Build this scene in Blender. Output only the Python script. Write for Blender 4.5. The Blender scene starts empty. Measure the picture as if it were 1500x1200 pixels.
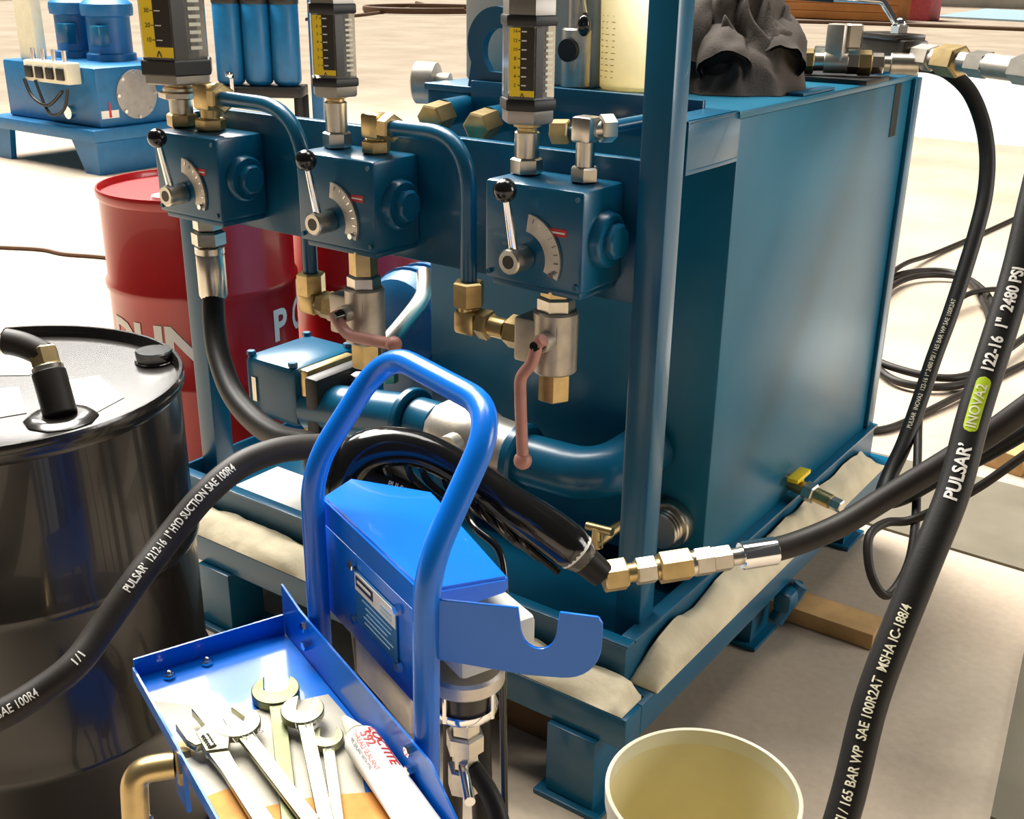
import bpy, bmesh, math, random
from mathutils import Vector, Matrix, noise
random.seed(4)
PI = math.pi
V = Vector
scene = bpy.context.scene
C = scene.collection

# ------------------------------------------------------------------ camera, world, lights, exposure
cam_d = bpy.data.cameras.new('camera'); cam = bpy.data.objects.new('camera', cam_d); C.objects.link(cam)
pitch, yaw, roll = 0.379776, -0.619935, -0.014178
fw = V((math.sin(yaw)*math.cos(pitch), math.cos(yaw)*math.cos(pitch), -math.sin(pitch)))
ri = V((math.cos(yaw), -math.sin(yaw), 0)); dn = fw.cross(ri)
r2 = math.cos(roll)*ri + math.sin(roll)*dn; d2 = -math.sin(roll)*ri + math.cos(roll)*dn
m = Matrix((r2, -d2, -fw)).transposed().to_4x4(); m.translation = (0, 0, 1.6)
cam.matrix_world = m
cam_d.sensor_fit = 'HORIZONTAL'; cam_d.sensor_width = 36; cam_d.lens = 36*1642.187/1500
cam_d.clip_end = 300; cam_d.clip_start = 0.02
scene.camera = cam
scene.view_settings.view_transform = 'Standard'; scene.view_settings.look = 'None'
scene.view_settings.gamma = 1; scene.view_settings.use_curve_mapping = False
scene.view_settings.exposure = 0.55

w = bpy.data.worlds.new('hall_light'); scene.world = w; w.use_nodes = True
bg = w.node_tree.nodes['Background']; bg.inputs[0].default_value = (1.0, 0.97, 0.92, 1); bg.inputs[1].default_value = 0.045

def area(name, loc, target, sx, sy, power, col=(1, .96, .9)):
    l = bpy.data.lights.new(name, 'AREA'); l.shape = 'RECTANGLE'; l.size = sx; l.size_y = sy; l.energy = power; l.color = col
    o = bpy.data.objects.new(name, l); C.objects.link(o); o.location = loc
    o.rotation_euler = (V(target)-V(loc)).to_track_quat('-Z', 'Y').to_euler()
    return o
area('high_window_light', (-9.5, 5.6, 6.6), (-1.7, 1.5, 0.6), 6, 2.4, 1150)
area('roof_light', (-1.2, 3.6, 6.5), (-1.2, 2.6, 0), 3, 2, 120)
area('hall_door_light', (6.5, 6.0, 3.2), (-1.0, 2.4, 0.6), 3.5, 3.5, 270)
sn = bpy.data.lights.new('skylight_sun', 'SUN'); sn.energy = 4.6; sn.angle = math.radians(35); sn.color = (1, .96, .88)
so = bpy.data.objects.new('skylight_sun', sn); C.objects.link(so); so.rotation_euler = V((.55, -.25, -1)).to_track_quat('-Z', 'Y').to_euler()

# ------------------------------------------------------------------ materials
def mat(name, col, rough=0.5, metal=0.0, var=0.12, scale=14, bump=0.0, bscale=120, coat=0.0, trans=0.0, spec=0.5, col2=None):
    mt = bpy.data.materials.new(name); mt.use_nodes = True
    n = mt.node_tree.nodes; L = mt.node_tree.links; p = n['Principled BSDF']
    p.inputs['Roughness'].default_value = rough; p.inputs['Metallic'].default_value = metal
    p.inputs['Coat Weight'].default_value = coat; p.inputs['Transmission Weight'].default_value = trans
    p.inputs['Specular IOR Level'].default_value = spec
    tc = n.new('ShaderNodeTexCoord')
    nz = n.new('ShaderNodeTexNoise'); nz.inputs['Scale'].default_value = scale; nz.inputs['Detail'].default_value = 5
    L.new(tc.outputs['Object'], nz.inputs['Vector'])
    cr = n.new('ShaderNodeValToRGB'); a = [max(0, c*(1-var)) for c in col]; b = [min(1, c*(1+var)) for c in (col2 or col)]
    cr.color_ramp.elements[0].position = .3; cr.color_ramp.elements[1].position = .7
    cr.color_ramp.elements[0].color = (*a, 1); cr.color_ramp.elements[1].color = (*b, 1)
    L.new(nz.outputs['Fac'], cr.inputs[0]); L.new(cr.outputs[0], p.inputs['Base Color'])
    if bump:
        n2 = n.new('ShaderNodeTexNoise'); n2.inputs['Scale'].default_value = bscale; n2.inputs['Detail'].default_value = 4
        L.new(tc.outputs['Object'], n2.inputs['Vector'])
        bp = n.new('ShaderNodeBump'); bp.inputs['Strength'].default_value = bump; bp.inputs['Distance'].default_value = .004
        L.new(n2.outputs['Fac'], bp.inputs['Height']); L.new(bp.outputs[0], p.inputs['Normal'])
    return mt
M = {}
M['blue'] = mat('machine_blue_paint', (.001, .098, .196), .30, var=.10, scale=5, bump=.03, bscale=60, coat=.12)
M['tank'] = mat('tank_blue_paint', (.002, .125, .232), .34, var=.16, scale=2.2, bump=.03, bscale=40, coat=0, spec=.35, col2=(.014, .150, .245))
M['cart'] = mat('cart_blue_paint', (.0, .155, .70), .27, var=.06, scale=6, coat=.15, spec=.4)
M['bgblue'] = mat('background_blue_paint', (.004, .13, .32), .4, var=.1)
M['steel'] = mat('zinc_steel', (.62, .58, .50), .3, 1.0, var=.12, scale=30)
M['alu'] = mat('cast_aluminium', (.60, .56, .50), .42, .85, var=.1, scale=40, bump=.06, bscale=200)
M['valve'] = mat('valve_steel', (.52, .47, .40), .42, .7, var=.14, scale=35, bump=.05, bscale=150)
M['brass'] = mat('yellow_zinc', (.56, .42, .20), .34, .9, var=.18, scale=30)
M['chrome'] = mat('chrome', (.8, .8, .8), .12, 1.0, var=.04)
M['rubber'] = mat('hose_rubber', (.010, .009, .008), .48, spec=.3, var=.15, scale=60, bump=.05, bscale=300)
M['rubber2'] = mat('dusty_hose_rubber', (.022, .018, .015), .5, spec=.3, var=.25, scale=25, bump=.04, bscale=300)
M['plasticblk'] = mat('black_plastic', (.006, .006, .006), .18, coat=.3)
M['film'] = mat('glossy_black_sleeve', (.006, .006, .006), .16, bump=.25, bscale=14, coat=.4)
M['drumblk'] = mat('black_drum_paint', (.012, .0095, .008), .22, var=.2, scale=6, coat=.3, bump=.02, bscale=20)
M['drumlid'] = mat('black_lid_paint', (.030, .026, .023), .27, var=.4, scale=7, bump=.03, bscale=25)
M['red'] = mat('red_drum_paint', (.42, .008, .010), .30, var=.12, scale=5, coat=.3)
M['white'] = mat('white_print', (.85, .83, .78), .6, var=.03)
M['paper'] = mat('white_paper', (.86, .84, .78), .7, var=.04, scale=9)
M['black'] = mat('matt_black', (.01, .01, .01), .5)
M['yellow'] = mat('yellow_label', (.95, .68, .015), .45, var=.05)
M['red_s'] = mat('red_sticker', (.55, .03, .03), .5)
M['green'] = mat('lime_print', (.46, .62, .02), .5, var=.05)
M['lens'] = mat('clear_meter_window', (.75, .72, .64), .08, 0, var=.03, trans=.8)
M['core'] = mat('dark_meter_core', (.03, .025, .02), .3)
M['grey'] = mat('grey_anodised', (.30, .28, .25), .4, .6, var=.08)
M['greyp'] = mat('grey_cabinet_paint', (.52, .52, .48), .5, var=.06)
M['pink'] = mat('pink_handle_paint', (.52, .24, .20), .45, var=.12, scale=30)
M['towel'] = mat('paper_towel', (.52, .49, .41), .85, var=.08, scale=20, bump=.2, bscale=60)
M['cream'] = mat('cream_plastic', (.76, .68, .40), .42, var=.08, scale=6)
M['rim'] = mat('pale_rim_plastic', (.80, .76, .58), .42, var=.05)
M['jug'] = mat('frosted_jug_plastic', (.88, .78, .50), .4, var=.05)
_n = M['jug'].node_tree.nodes['Principled BSDF']; _n.inputs['Subsurface Weight'].default_value = .9; _n.inputs['Subsurface Radius'].default_value = (.12, .10, .05); _n.inputs['Subsurface Scale'].default_value = 1
M['pad'] = mat('absorbent_cloth', (.74, .65, .46), .9, var=.16, scale=11, bump=.5, bscale=45)
M['wood'] = mat('pine_wood', (.50, .30, .12), .7, var=.3, scale=9)
M['wooddk'] = mat('dark_brown_timber', (.13, .07, .03), .75, var=.3, scale=9)
M['cloth'] = mat('grey_brown_cloth', (.085, .070, .060), .9, var=.25, scale=18, bump=.3, bscale=220)
M['clothin'] = mat('dark_lining', (.012, .010, .009), .9)
M['mat_g'] = mat('grey_floor_sheet', (.15, .13, .09), .75, var=.15, scale=5)
M['orange'] = mat('orange_rag', (.62, .28, .06), .8, var=.2, scale=30)
M['crate'] = mat('orange_crate_wood', (.52, .22, .06), .7, var=.12, scale=2)
M['wrench'] = mat('oily_chrome_steel', (.36, .35, .22), .34, .9, var=.2, scale=30)
M['wrenchdk'] = mat('oily_dark_steel', (.13, .14, .075), .42, .85, var=.3, scale=30)
M['cable'] = mat('brown_cable', (.14, .07, .035), .6)
M['tape'] = mat('old_tape', (.05, .055, .05), .9, spec=.1, var=.2)
M['paintw'] = mat('floor_paint_white', (.78, .78, .72), .55, var=.1, scale=1.2, col2=(.84, .84, .8))
M['blueprint'] = mat('blue_print', (.01, .14, .33), .4)
M['palebl'] = mat('pale_blue_sheet', (.38, .55, .68), .6)
M['pinkbx'] = mat('pink_box', (.65, .12, .16), .6)
M['glowpl'] = mat('sight_glass_plate', (.42, .41, .40), .3, .6)

def floor_mat():
    mt = bpy.data.materials.new('concrete_floor'); mt.use_nodes = True
    n = mt.node_tree.nodes; L = mt.node_tree.links; p = n['Principled BSDF']
    tc = n.new('ShaderNodeTexCoord')
    a = n.new('ShaderNodeTexNoise'); a.inputs['Scale'].default_value = .8; a.inputs['Detail'].default_value = 6; a.inputs['Roughness'].default_value = .6
    b = n.new('ShaderNodeTexNoise'); b.inputs['Scale'].default_value = 45; b.inputs['Detail'].default_value = 3
    L.new(tc.outputs['Object'], a.inputs['Vector']); L.new(tc.outputs['Object'], b.inputs['Vector'])
    cr = n.new('ShaderNodeValToRGB')
    cr.color_ramp.elements[0].position = .3; cr.color_ramp.elements[0].color = (.50, .395, .30, 1)
    cr.color_ramp.elements[1].position = .68; cr.color_ramp.elements[1].color = (.66, .565, .445, 1)
    L.new(a.outputs['Fac'], cr.inputs[0])
    mx = n.new('ShaderNodeMixRGB'); mx.blend_type = 'MULTIPLY'; mx.inputs[0].default_value = .25
    L.new(cr.outputs[0], mx.inputs[1]); L.new(b.outputs['Fac'], mx.inputs[2])
    L.new(mx.outputs[0], p.inputs['Base Color']); p.inputs['Roughness'].default_value = .6; p.inputs['Specular IOR Level'].default_value = .06
    bp = n.new('ShaderNodeBump'); bp.inputs['Strength'].default_value = .05; L.new(b.outputs['Fac'], bp.inputs['Height']); L.new(bp.outputs[0], p.inputs['Normal'])
    return mt
M['floor'] = floor_mat()

# ------------------------------------------------------------------ mesh helpers
def basis(ax):
    ax = V(ax).normalized(); t = V((0, 0, 1)) if abs(ax.z) < .9 else V((1, 0, 0))
    x = t.cross(ax).normalized(); return x, ax.cross(x), ax

class B:
    def __init__(s): s.bm = bmesh.new()
    def _add(s, verts, faces):
        vs = [s.bm.verts.new(v) for v in verts]
        for f in faces:
            try: s.bm.faces.new([vs[i] for i in f])
            except ValueError: pass
        return vs
    def box(s, c, d, bev=0, rot=None, seg=2):
        t = bmesh.new(); bmesh.ops.create_cube(t, size=1)
        for v in t.verts: v.co = V((v.co.x*d[0], v.co.y*d[1], v.co.z*d[2]))
        if bev: bmesh.ops.bevel(t, geom=t.edges[:], offset=bev, segments=seg, affect='EDGES', profile=.5)
        for v in t.verts:
            co = v.co
            if rot is not None: co = rot @ co
            v.co = co + V(c)
        s.merge(t); return s
    def b2(s, x0, x1, y0, y1, z0, z1, bev=0):
        return s.box(((x0+x1)/2, (y0+y1)/2, (z0+z1)/2), (abs(x1-x0), abs(y1-y0), abs(z1-z0)), bev)
    def merge(s, t):
        me = bpy.data.meshes.new('tmp'); t.to_mesh(me); t.free(); s.bm.from_mesh(me); bpy.data.meshes.remove(me)
    def lathe(s, p, ax, prof, seg=24, ph=0.0, capa=True, capb=True):
        x, y, z = basis(ax); p = V(p); rings = []
        for t, r in prof:
            rings.append([s.bm.verts.new(p + z*t + (x*math.cos(ph+2*PI*k/seg) + y*math.sin(ph+2*PI*k/seg))*r) for k in range(seg)])
        for a, b in zip(rings, rings[1:]):
            for k in range(seg): s.bm.faces.new((a[k], a[(k+1) % seg], b[(k+1) % seg], b[k]))
        if capa: s.bm.faces.new(rings[0][::-1])
        if capb: s.bm.faces.new(rings[-1])
        return s
    def cyl(s, p0, p1, r0, r1=None, seg=24, cap=True, ch=0):
        p0 = V(p0); p1 = V(p1); L = (p1-p0).length; r1 = r0 if r1 is None else r1
        pr = [(0, r0), (L, r1)] if not ch else [(0, r0-ch), (ch, r0), (L-ch, r1), (L, r1-ch)]
        return s.lathe(p0, p1-p0, pr, seg, capa=cap, capb=cap)
    def hexa(s, p0, p1, r, ph=0.2):
        p0 = V(p0); p1 = V(p1); L = (p1-p0).length; c = min(.18*r, .3*L)
        return s.lathe(p0, p1-p0, [(0, r*.86), (c*.6, r), (L-c*.6, r), (L, r*.86)], 6, ph)
    def sph(s, c, r, seg=20, sc=(1, 1, 1)):
        t = bmesh.new(); bmesh.ops.create_uvsphere(t, u_segments=seg, v_segments=max(8, seg//2), radius=r)
        for v in t.verts: v.co = V((v.co.x*sc[0], v.co.y*sc[1], v.co.z*sc[2])) + V(c)
        s.merge(t); return s
    def tube(s, pts, r, seg=14, cap=True, rf=None):
        pts = [V(p) for p in pts]; n = len(pts); rings = []
        nrm = None
        for i, p in enumerate(pts):
            t = (pts[min(i+1, n-1)] - pts[max(i-1, 0)]).normalized()
            if nrm is None: nrm = basis(t)[0]
            nrm = (nrm - t*nrm.dot(t)).normalized(); bn = t.cross(nrm)
            rr = r if rf is None else rf(i/(n-1))
            rings.append([s.bm.verts.new(p + (nrm*math.cos(2*PI*k/seg) + bn*math.sin(2*PI*k/seg))*rr) for k in range(seg)])
        for a, b in zip(rings, rings[1:]):
            for k in range(seg): s.bm.faces.new((a[k], a[(k+1) % seg], b[(k+1) % seg], b[k]))
        if cap: s.bm.faces.new(rings[0][::-1]); s.bm.faces.new(rings[-1])
        return s
    def prism(s, poly, o, ux, uy, th, bev=0):
        ux = V(ux).normalized(); uy = V(uy).normalized(); nz = ux.cross(uy); o = V(o)
        t = bmesh.new()
        a = [t.verts.new(o + ux*x + uy*y - nz*th/2) for x, y in poly]; b = [t.verts.new(v.co + nz*th) for v in a]
        n = len(poly); t.faces.new(a[::-1]); t.faces.new(b)
        for k in range(n): t.faces.new((a[k], a[(k+1) % n], b[(k+1) % n], b[k]))
        if bev: bmesh.ops.bevel(t, geom=t.edges[:], offset=bev, segments=1, affect='EDGES')
        s.merge(t); return s
    def ring(s, outer, inner, o, ux, uy, th):
        ux = V(ux).normalized(); uy = V(uy).normalized(); nz = ux.cross(uy); o = V(o); n = len(outer)
        P = lambda q, h: s.bm.verts.new(o + ux*q[0] + uy*q[1] + nz*h)
        A = [P(q, -th/2) for q in outer]; D = [P(q, th/2) for q in outer]; I = [P(q, -th/2) for q in inner]; J = [P(q, th/2) for q in inner]
        for k in range(n):
            j = (k+1) % n
            s.bm.faces.new((D[k], D[j], J[j], J[k])); s.bm.faces.new((A[j], A[k], I[k], I[j]))
            s.bm.faces.new((A[k], A[j], D[j], D[k])); s.bm.faces.new((I[j], I[k], J[k], J[j]))
        return s

def smooth(pts, n=6):
    P = [V(p) for p in pts]; out = []
    for i in range(len(P)-1):
        a = P[max(i-1, 0)]; b = P[i]; c = P[i+1]; d = P[min(i+2, len(P)-1)]
        for k in range(n):
            t = k/n
            out.append(.5*((2*b) + (c-a)*t + (2*a-5*b+4*c-d)*t*t + (3*b-a-3*c+d)*t**3))
    out.append(P[-1]); return out
def fillet(pts, r, n=7):
    """straight runs joined by round bends"""
    P = [V(p) for p in pts]; out = [P[0]]
    for i in range(1, len(P)-1):
        a = (P[i-1]-P[i]); b = (P[i+1]-P[i]); rr = r[i-1] if isinstance(r, (list, tuple)) else r
        ang = a.angle(b); d = min(rr/math.tan(ang/2), a.length*.49, b.length*.49)
        p0 = P[i]+a.normalized()*d; p1 = P[i]+b.normalized()*d
        for k in range(n+1):
            t = k/n; out.append((1-t)**2*p0 + 2*t*(1-t)*P[i] + t*t*p1)
    out.append(P[-1]); return out

def root_of(o):
    while o.parent: o = o.parent
    return o
def obj(name, b, m_, parent=None, world=True, flat=False, ang=38):
    bm = b.bm if isinstance(b, B) else b
    bmesh.ops.recalc_face_normals(bm, faces=bm.faces[:])
    if not flat:
        for f in bm.faces: f.smooth = True
        for e in bm.edges:
            if len(e.link_faces) == 2 and e.calc_face_angle(0) > math.radians(ang): e.smooth = False
    me = bpy.data.meshes.new(name); bm.to_mesh(me); bm.free()
    me.materials.append(M[m_] if isinstance(m_, str) else m_)
    o = bpy.data.objects.new(name, me); C.objects.link(o)
    if parent:
        o.parent = parent
        if world: me.transform(root_of(parent).matrix_basis.inverted())
    return o
def thing(name, label, cat, loc=(0, 0, 0), rz=0, group=None):
    o = bpy.data.objects.new(name, None); C.objects.link(o); o.empty_display_size = .1
    o.matrix_basis = Matrix.Translation(loc) @ Matrix.Rotation(rz, 4, 'Z')
    o['label'] = label; o['category'] = cat
    if group: o['group'] = group
    return o
def tag(o, label, cat, group=None):
    o['label'] = label; o['category'] = cat
    if group: o['group'] = group
    # origin at the base of the mesh
    me = o.data; vs = [v.co for v in me.vertices]
    c = V((sum(v.x for v in vs)/len(vs), sum(v.y for v in vs)/len(vs), min(v.z for v in vs)))
    me.transform(Matrix.Translation(-c)); o.location = c
    return o
def structure(o): o['kind'] = 'structure'; return o

def text_bm(s, size, off=0.0, sub=0, align='LEFT'):
    cu = bpy.data.curves.new('t', 'FONT'); cu.body = s; cu.size = size; cu.offset = off; cu.align_x = align; cu.align_y = 'CENTER'; cu.resolution_u = 3
    to = bpy.data.objects.new('t', cu); C.objects.link(to); bpy.context.view_layer.update()
    me = bpy.data.meshes.new_from_object(to.evaluated_get(bpy.context.evaluated_depsgraph_get()))
    bm = bmesh.new(); bm.from_mesh(me)
    bpy.data.objects.remove(to); bpy.data.curves.remove(cu); bpy.data.meshes.remove(me)
    bmesh.ops.triangulate(bm, faces=bm.faces[:])
    if sub: bmesh.ops.subdivide_edges(bm, edges=bm.edges[:], cuts=sub, use_grid_fill=True)
    return bm
def text_flat(name, s, size, o, ux, uy, m_, parent, off=0.0, align='CENTER', world=True, th=.0006):
    bm = text_bm(s, size, off, align=align); ux = V(ux).normalized(); uy = V(uy).normalized(); nz = ux.cross(uy)
    for v in bm.verts: v.co = V(o) + ux*v.co.x + uy*v.co.y + nz*th
    return obj(name, bm, m_, parent, world, flat=True)
def text_path(name, s, size, pts, r, s0, facing, m_, parent, off=0.0, ang0=0.0, stretch=1.0):
    """print lettering around a hose, reading along the path from arc length s0"""
    P = [V(p) for p in pts]; acc = [0]
    for a, b in zip(P, P[1:]): acc.append(acc[-1]+(b-a).length)
    def at(d):
        i = 0
        while i < len(acc)-2 and acc[i+1] < d: i += 1
        t = (d-acc[i])/max(1e-9, acc[i+1]-acc[i])
        ta = (P[i+1]-P[max(i-1, 0)]).normalized(); tb = (P[min(i+2, len(P)-1)]-P[i]).normalized()
        return P[i].lerp(P[i+1], t), ta.lerp(tb, max(0, min(1, t))).normalized()
    bm = text_bm(s, size, off, sub=1)
    for v in bm.verts:
        c, T = at(s0 + v.co.x*stretch); N = V(facing) - T*V(facing).dot(T); N.normalize(); Y = N.cross(T)
        a = v.co.y/r + ang0
        v.co = c + (N*math.cos(a) + Y*math.sin(a))*(r*1.004+.0005)
    return obj(name, bm, m_, parent, flat=True)
def text_drum(name, s, size, c, r, z, a0, m_, parent, off=0.0):
    bm = text_bm(s, size, off, sub=3, align='CENTER')
    for v in bm.verts:
        a = a0 + v.co.x/r
        v.co = V((c[0] + math.cos(a)*(r+.0015), c[1] + math.sin(a)*(r+.0015), z+v.co.y))
    return obj(name, bm, m_, parent, flat=True)
def arc(cx, cy, r, a0, a1, n): return [(cx+r*math.cos(math.radians(a0+(a1-a0)*k/n)), cy+r*math.sin(math.radians(a0+(a1-a0)*k/n))) for k in range(n+1)]

# ------------------------------------------------------------------ setting
b = B(); b.b2(-45, 20, -6, 55, -.12, 0); structure(obj('floor', b, 'floor'))
b = B(); b.b2(-45, 20, 55, 55.2, 0, 5); structure(obj('wall_back', b, 'paintw'))
b = B(); b.b2(-45.2, -45, -6, 55, 0, 5); structure(obj('wall_left', b, 'paintw'))
b = B(); b.b2(-6.5, 12, 11.85, 21.0, 0, .004)
fl = obj('trim_1', b, 'paintw'); structure(fl)

# ------------------------------------------------------------------ the big hydraulic power unit
HPU = thing('hydraulic_power_unit', 'large blue steel hydraulic power unit with tank, three flow meters and lever valves', 'machine', (-1.6, 2.3, 0))
XR, XL = -.92, -1.69
def part(n, b_, m_, par=HPU, **k): return obj(n, b_, m_, par, **k)
# skid
for nm, q in (('skid_beam', (-2.36, -.847, 1.578, 1.64)), ('skid_beam', (-2.36, -.847, 3.06, 3.13)), ('skid_beam', (-.905, -.847, 1.64, 3.06)), ('skid_beam', (-2.36, -2.30, 1.64, 3.06))):
    b = B(); b.b2(*q, .177, .25, .004); part(nm, b, 'blue')
b = B(); b.b2(-2.30, -.905, 1.64, 3.06, .238, .249); part('skid_deck', b, 'blue')
for x, y in ((-1.02, 1.60), (-2.09, 1.60), (-1.02, 3.0), (-2.25, 3.0), (-1.02, 2.35), (-2.25, 2.35)):
    b = B(); b.b2(x, x+.115, y-.035, y+.075, .012, .177, .004); lg = part('skid_leg', b, 'blue')
    b = B(); b.b2(x-.02, x+.135, y-.05, y+.09, 0, .012, .002); obj('foot_plate', b, 'blue', lg)
# drip pan
b = B(); b.b2(-2.28, -.905, 1.668, 1.676, .25, .35); b.b2(-2.28, -.905, 3.10, 3.108, .25, .35); b.b2(-.913, -.905, 1.676, 3.10, .25, .35); b.b2(-2.28, -2.272, 1.676, 3.10, .25, .35)
b.b2(-2.272, -.913, 1.676, 3.10, .25, .262); b.b2(-2.28, -.898, 1.66, 1.69, .345, .353, .002); b.b2(-.93, -.896, 1.69, 3.11, .345, .353, .002)
part('drip_pan', b, 'blue')
# tank
b = B(); b.b2(XL, XR, 2.02, 3.08, .34, 1.33, .004); part('tank_body', b, 'tank')
b = B(); b.b2(XL-.004, XR+.003, 2.012, 3.09, 1.33, 1.345, .003); part('tank_lid', b, 'tank')
b = B(); b.b2(XR-.002, XR+.012, 3.05, 3.10, .353, 1.335, .003); part('corner_flange', b, 'blue')
b = B(); b.b2(XR-.07, XR, 1.81, 2.02, 1.25, 1.258, .001); b.b2(XR-.008, XR, 1.81, 2.02, 1.258, 1.345, .001); b.b2(XR-.07, XR, 1.81, 2.02, 1.337, 1.345, .002); part('top_rail', b, 'blue')
b = B(); b.b2(-1.55, XR-.07, 2.0, 2.012, 1.28, 1.36, .002); part('front_lip', b, 'blue')
b = B(); b.b2(XR, XR+.0012, 2.922, 2.968, 1.198, 1.328); part('tape_strip', b, 'tape')
b = B(); b.box((XR-.02, 2.42, 1.349), (.035, .18, .008), .003); part('weld_tab', b, 'blue')
# posts
b = B(); b.b2(-.98, -.92, 1.745, 1.805, .262, 1.72, .006); rp = part('post', b, 'blue')
b = B(); b.b2(-1.05, -.98, 1.755, 1.795, 1.62, 1.70, .004); obj('post_bracket', b, 'blue', rp)
b = B(); b.b2(-2.262, -2.202, 1.745, 1.805, .262, 1.262, .005); part('post', b, 'blue')
# manifold plate
b = B(); b.b2(-2.20, -.98, 1.79, 1.815, 1.003, 1.272, .003); part('manifold_plate', b, 'blue')

def valve_block(x0, red_x):
    x1 = x0+.217; z0, z1 = 1.045, 1.231; yf = 1.65
    b = B(); b.b2(x0, x1, yf, 1.79, z0, z1, .008); blk = part('valve_block', b, 'blue')
    b = B(); b.b2(x0+.01, x1-.01, yf+.012, 1.79, z0-.014, z0+.002, .004); obj('block_base', b, 'blue', blk)
    cx, cz = x0+.093, 1.098                                        # lever hub
    poly = arc(0, 0, .082, -22, 82, 12) + arc(0, 0, .050, 82, -22, 10)
    b = B(); b.prism(poly, (cx, yf-.004, cz), (1, 0, 0), (0, 0, 1), .006); d = obj('dial_plate', b, 'alu', blk)
    b = B()
    for k in range(8):
        a = math.radians(-12+12*k); c = V((cx+.074*math.cos(a), yf-.0078, cz+.074*math.sin(a)))
        b.box(c, (.009, .0012, .0022), 0, Matrix.Rotation(-a, 3, 'Y'))
    b.cyl((cx+.066, yf-.004, cz-.022), (cx+.066, yf-.014, cz-.022), .006, seg=10); obj('dial_mark', b, 'chrome', blk)
    b = B(); b.cyl((cx, yf, cz), (cx, yf-.052, cz), .0235, ch=.003, seg=28); obj('lever_hub', b, 'steel', blk)
    b = B(); b.lathe((cx, yf-.0505, cz), (0, -1, 0), [(0, .0125), (.002, .0125)], 20); obj('hub_socket', b, 'core', blk)
    tip = V((cx-.010, yf-.05, cz+.128)); b = B(); b.cyl((cx, yf-.034, cz+.012), tip, .0085, .0062, seg=14); obj('lever_arm', b, 'chrome', blk)
    b = B(); b.sph(tip, .0215, 22); obj('lever_knob', b, 'plasticblk', blk)
    # side plug
    b = B(); b.lathe((x1-.001, 1.722, 1.136), (1, 0, 0), [(0, .052), (.016, .050), (.020, .046)], 28); pl = obj('side_flange', b, 'blue', blk)
    b = B(); b.lathe((x1+.018, 1.722, 1.136), (1, 0, 0), [(0, .033), (.014, .033), (.018, .029)], 8, .39); obj('side_plug', b, 'blue', blk)
    b = B(); b.b2(red_x, red_x+.034, yf-.0012, yf, 1.146, 1.160); obj('maker_sticker', b, 'red_s', blk)
    b = B(); b.b2(red_x+.003, red_x+.031, yf-.0018, yf-.0012, 1.1515, 1.1545); obj('sticker_print', b, 'white', blk)
    b = B()
    for dx, dz in ((.012, .014), (.205, .014), (.205, .172)):
        b.cyl((x0+dx, yf+.001, z0+dz), (x0+dx, yf-.004, z0+dz), .005, seg=8)
    obj('bolt', b, 'blue', blk)
    return blk
valve_block(-1.247, -1.098); valve_block(-1.740, -1.585); valve_block(-2.205, -2.062)

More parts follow.
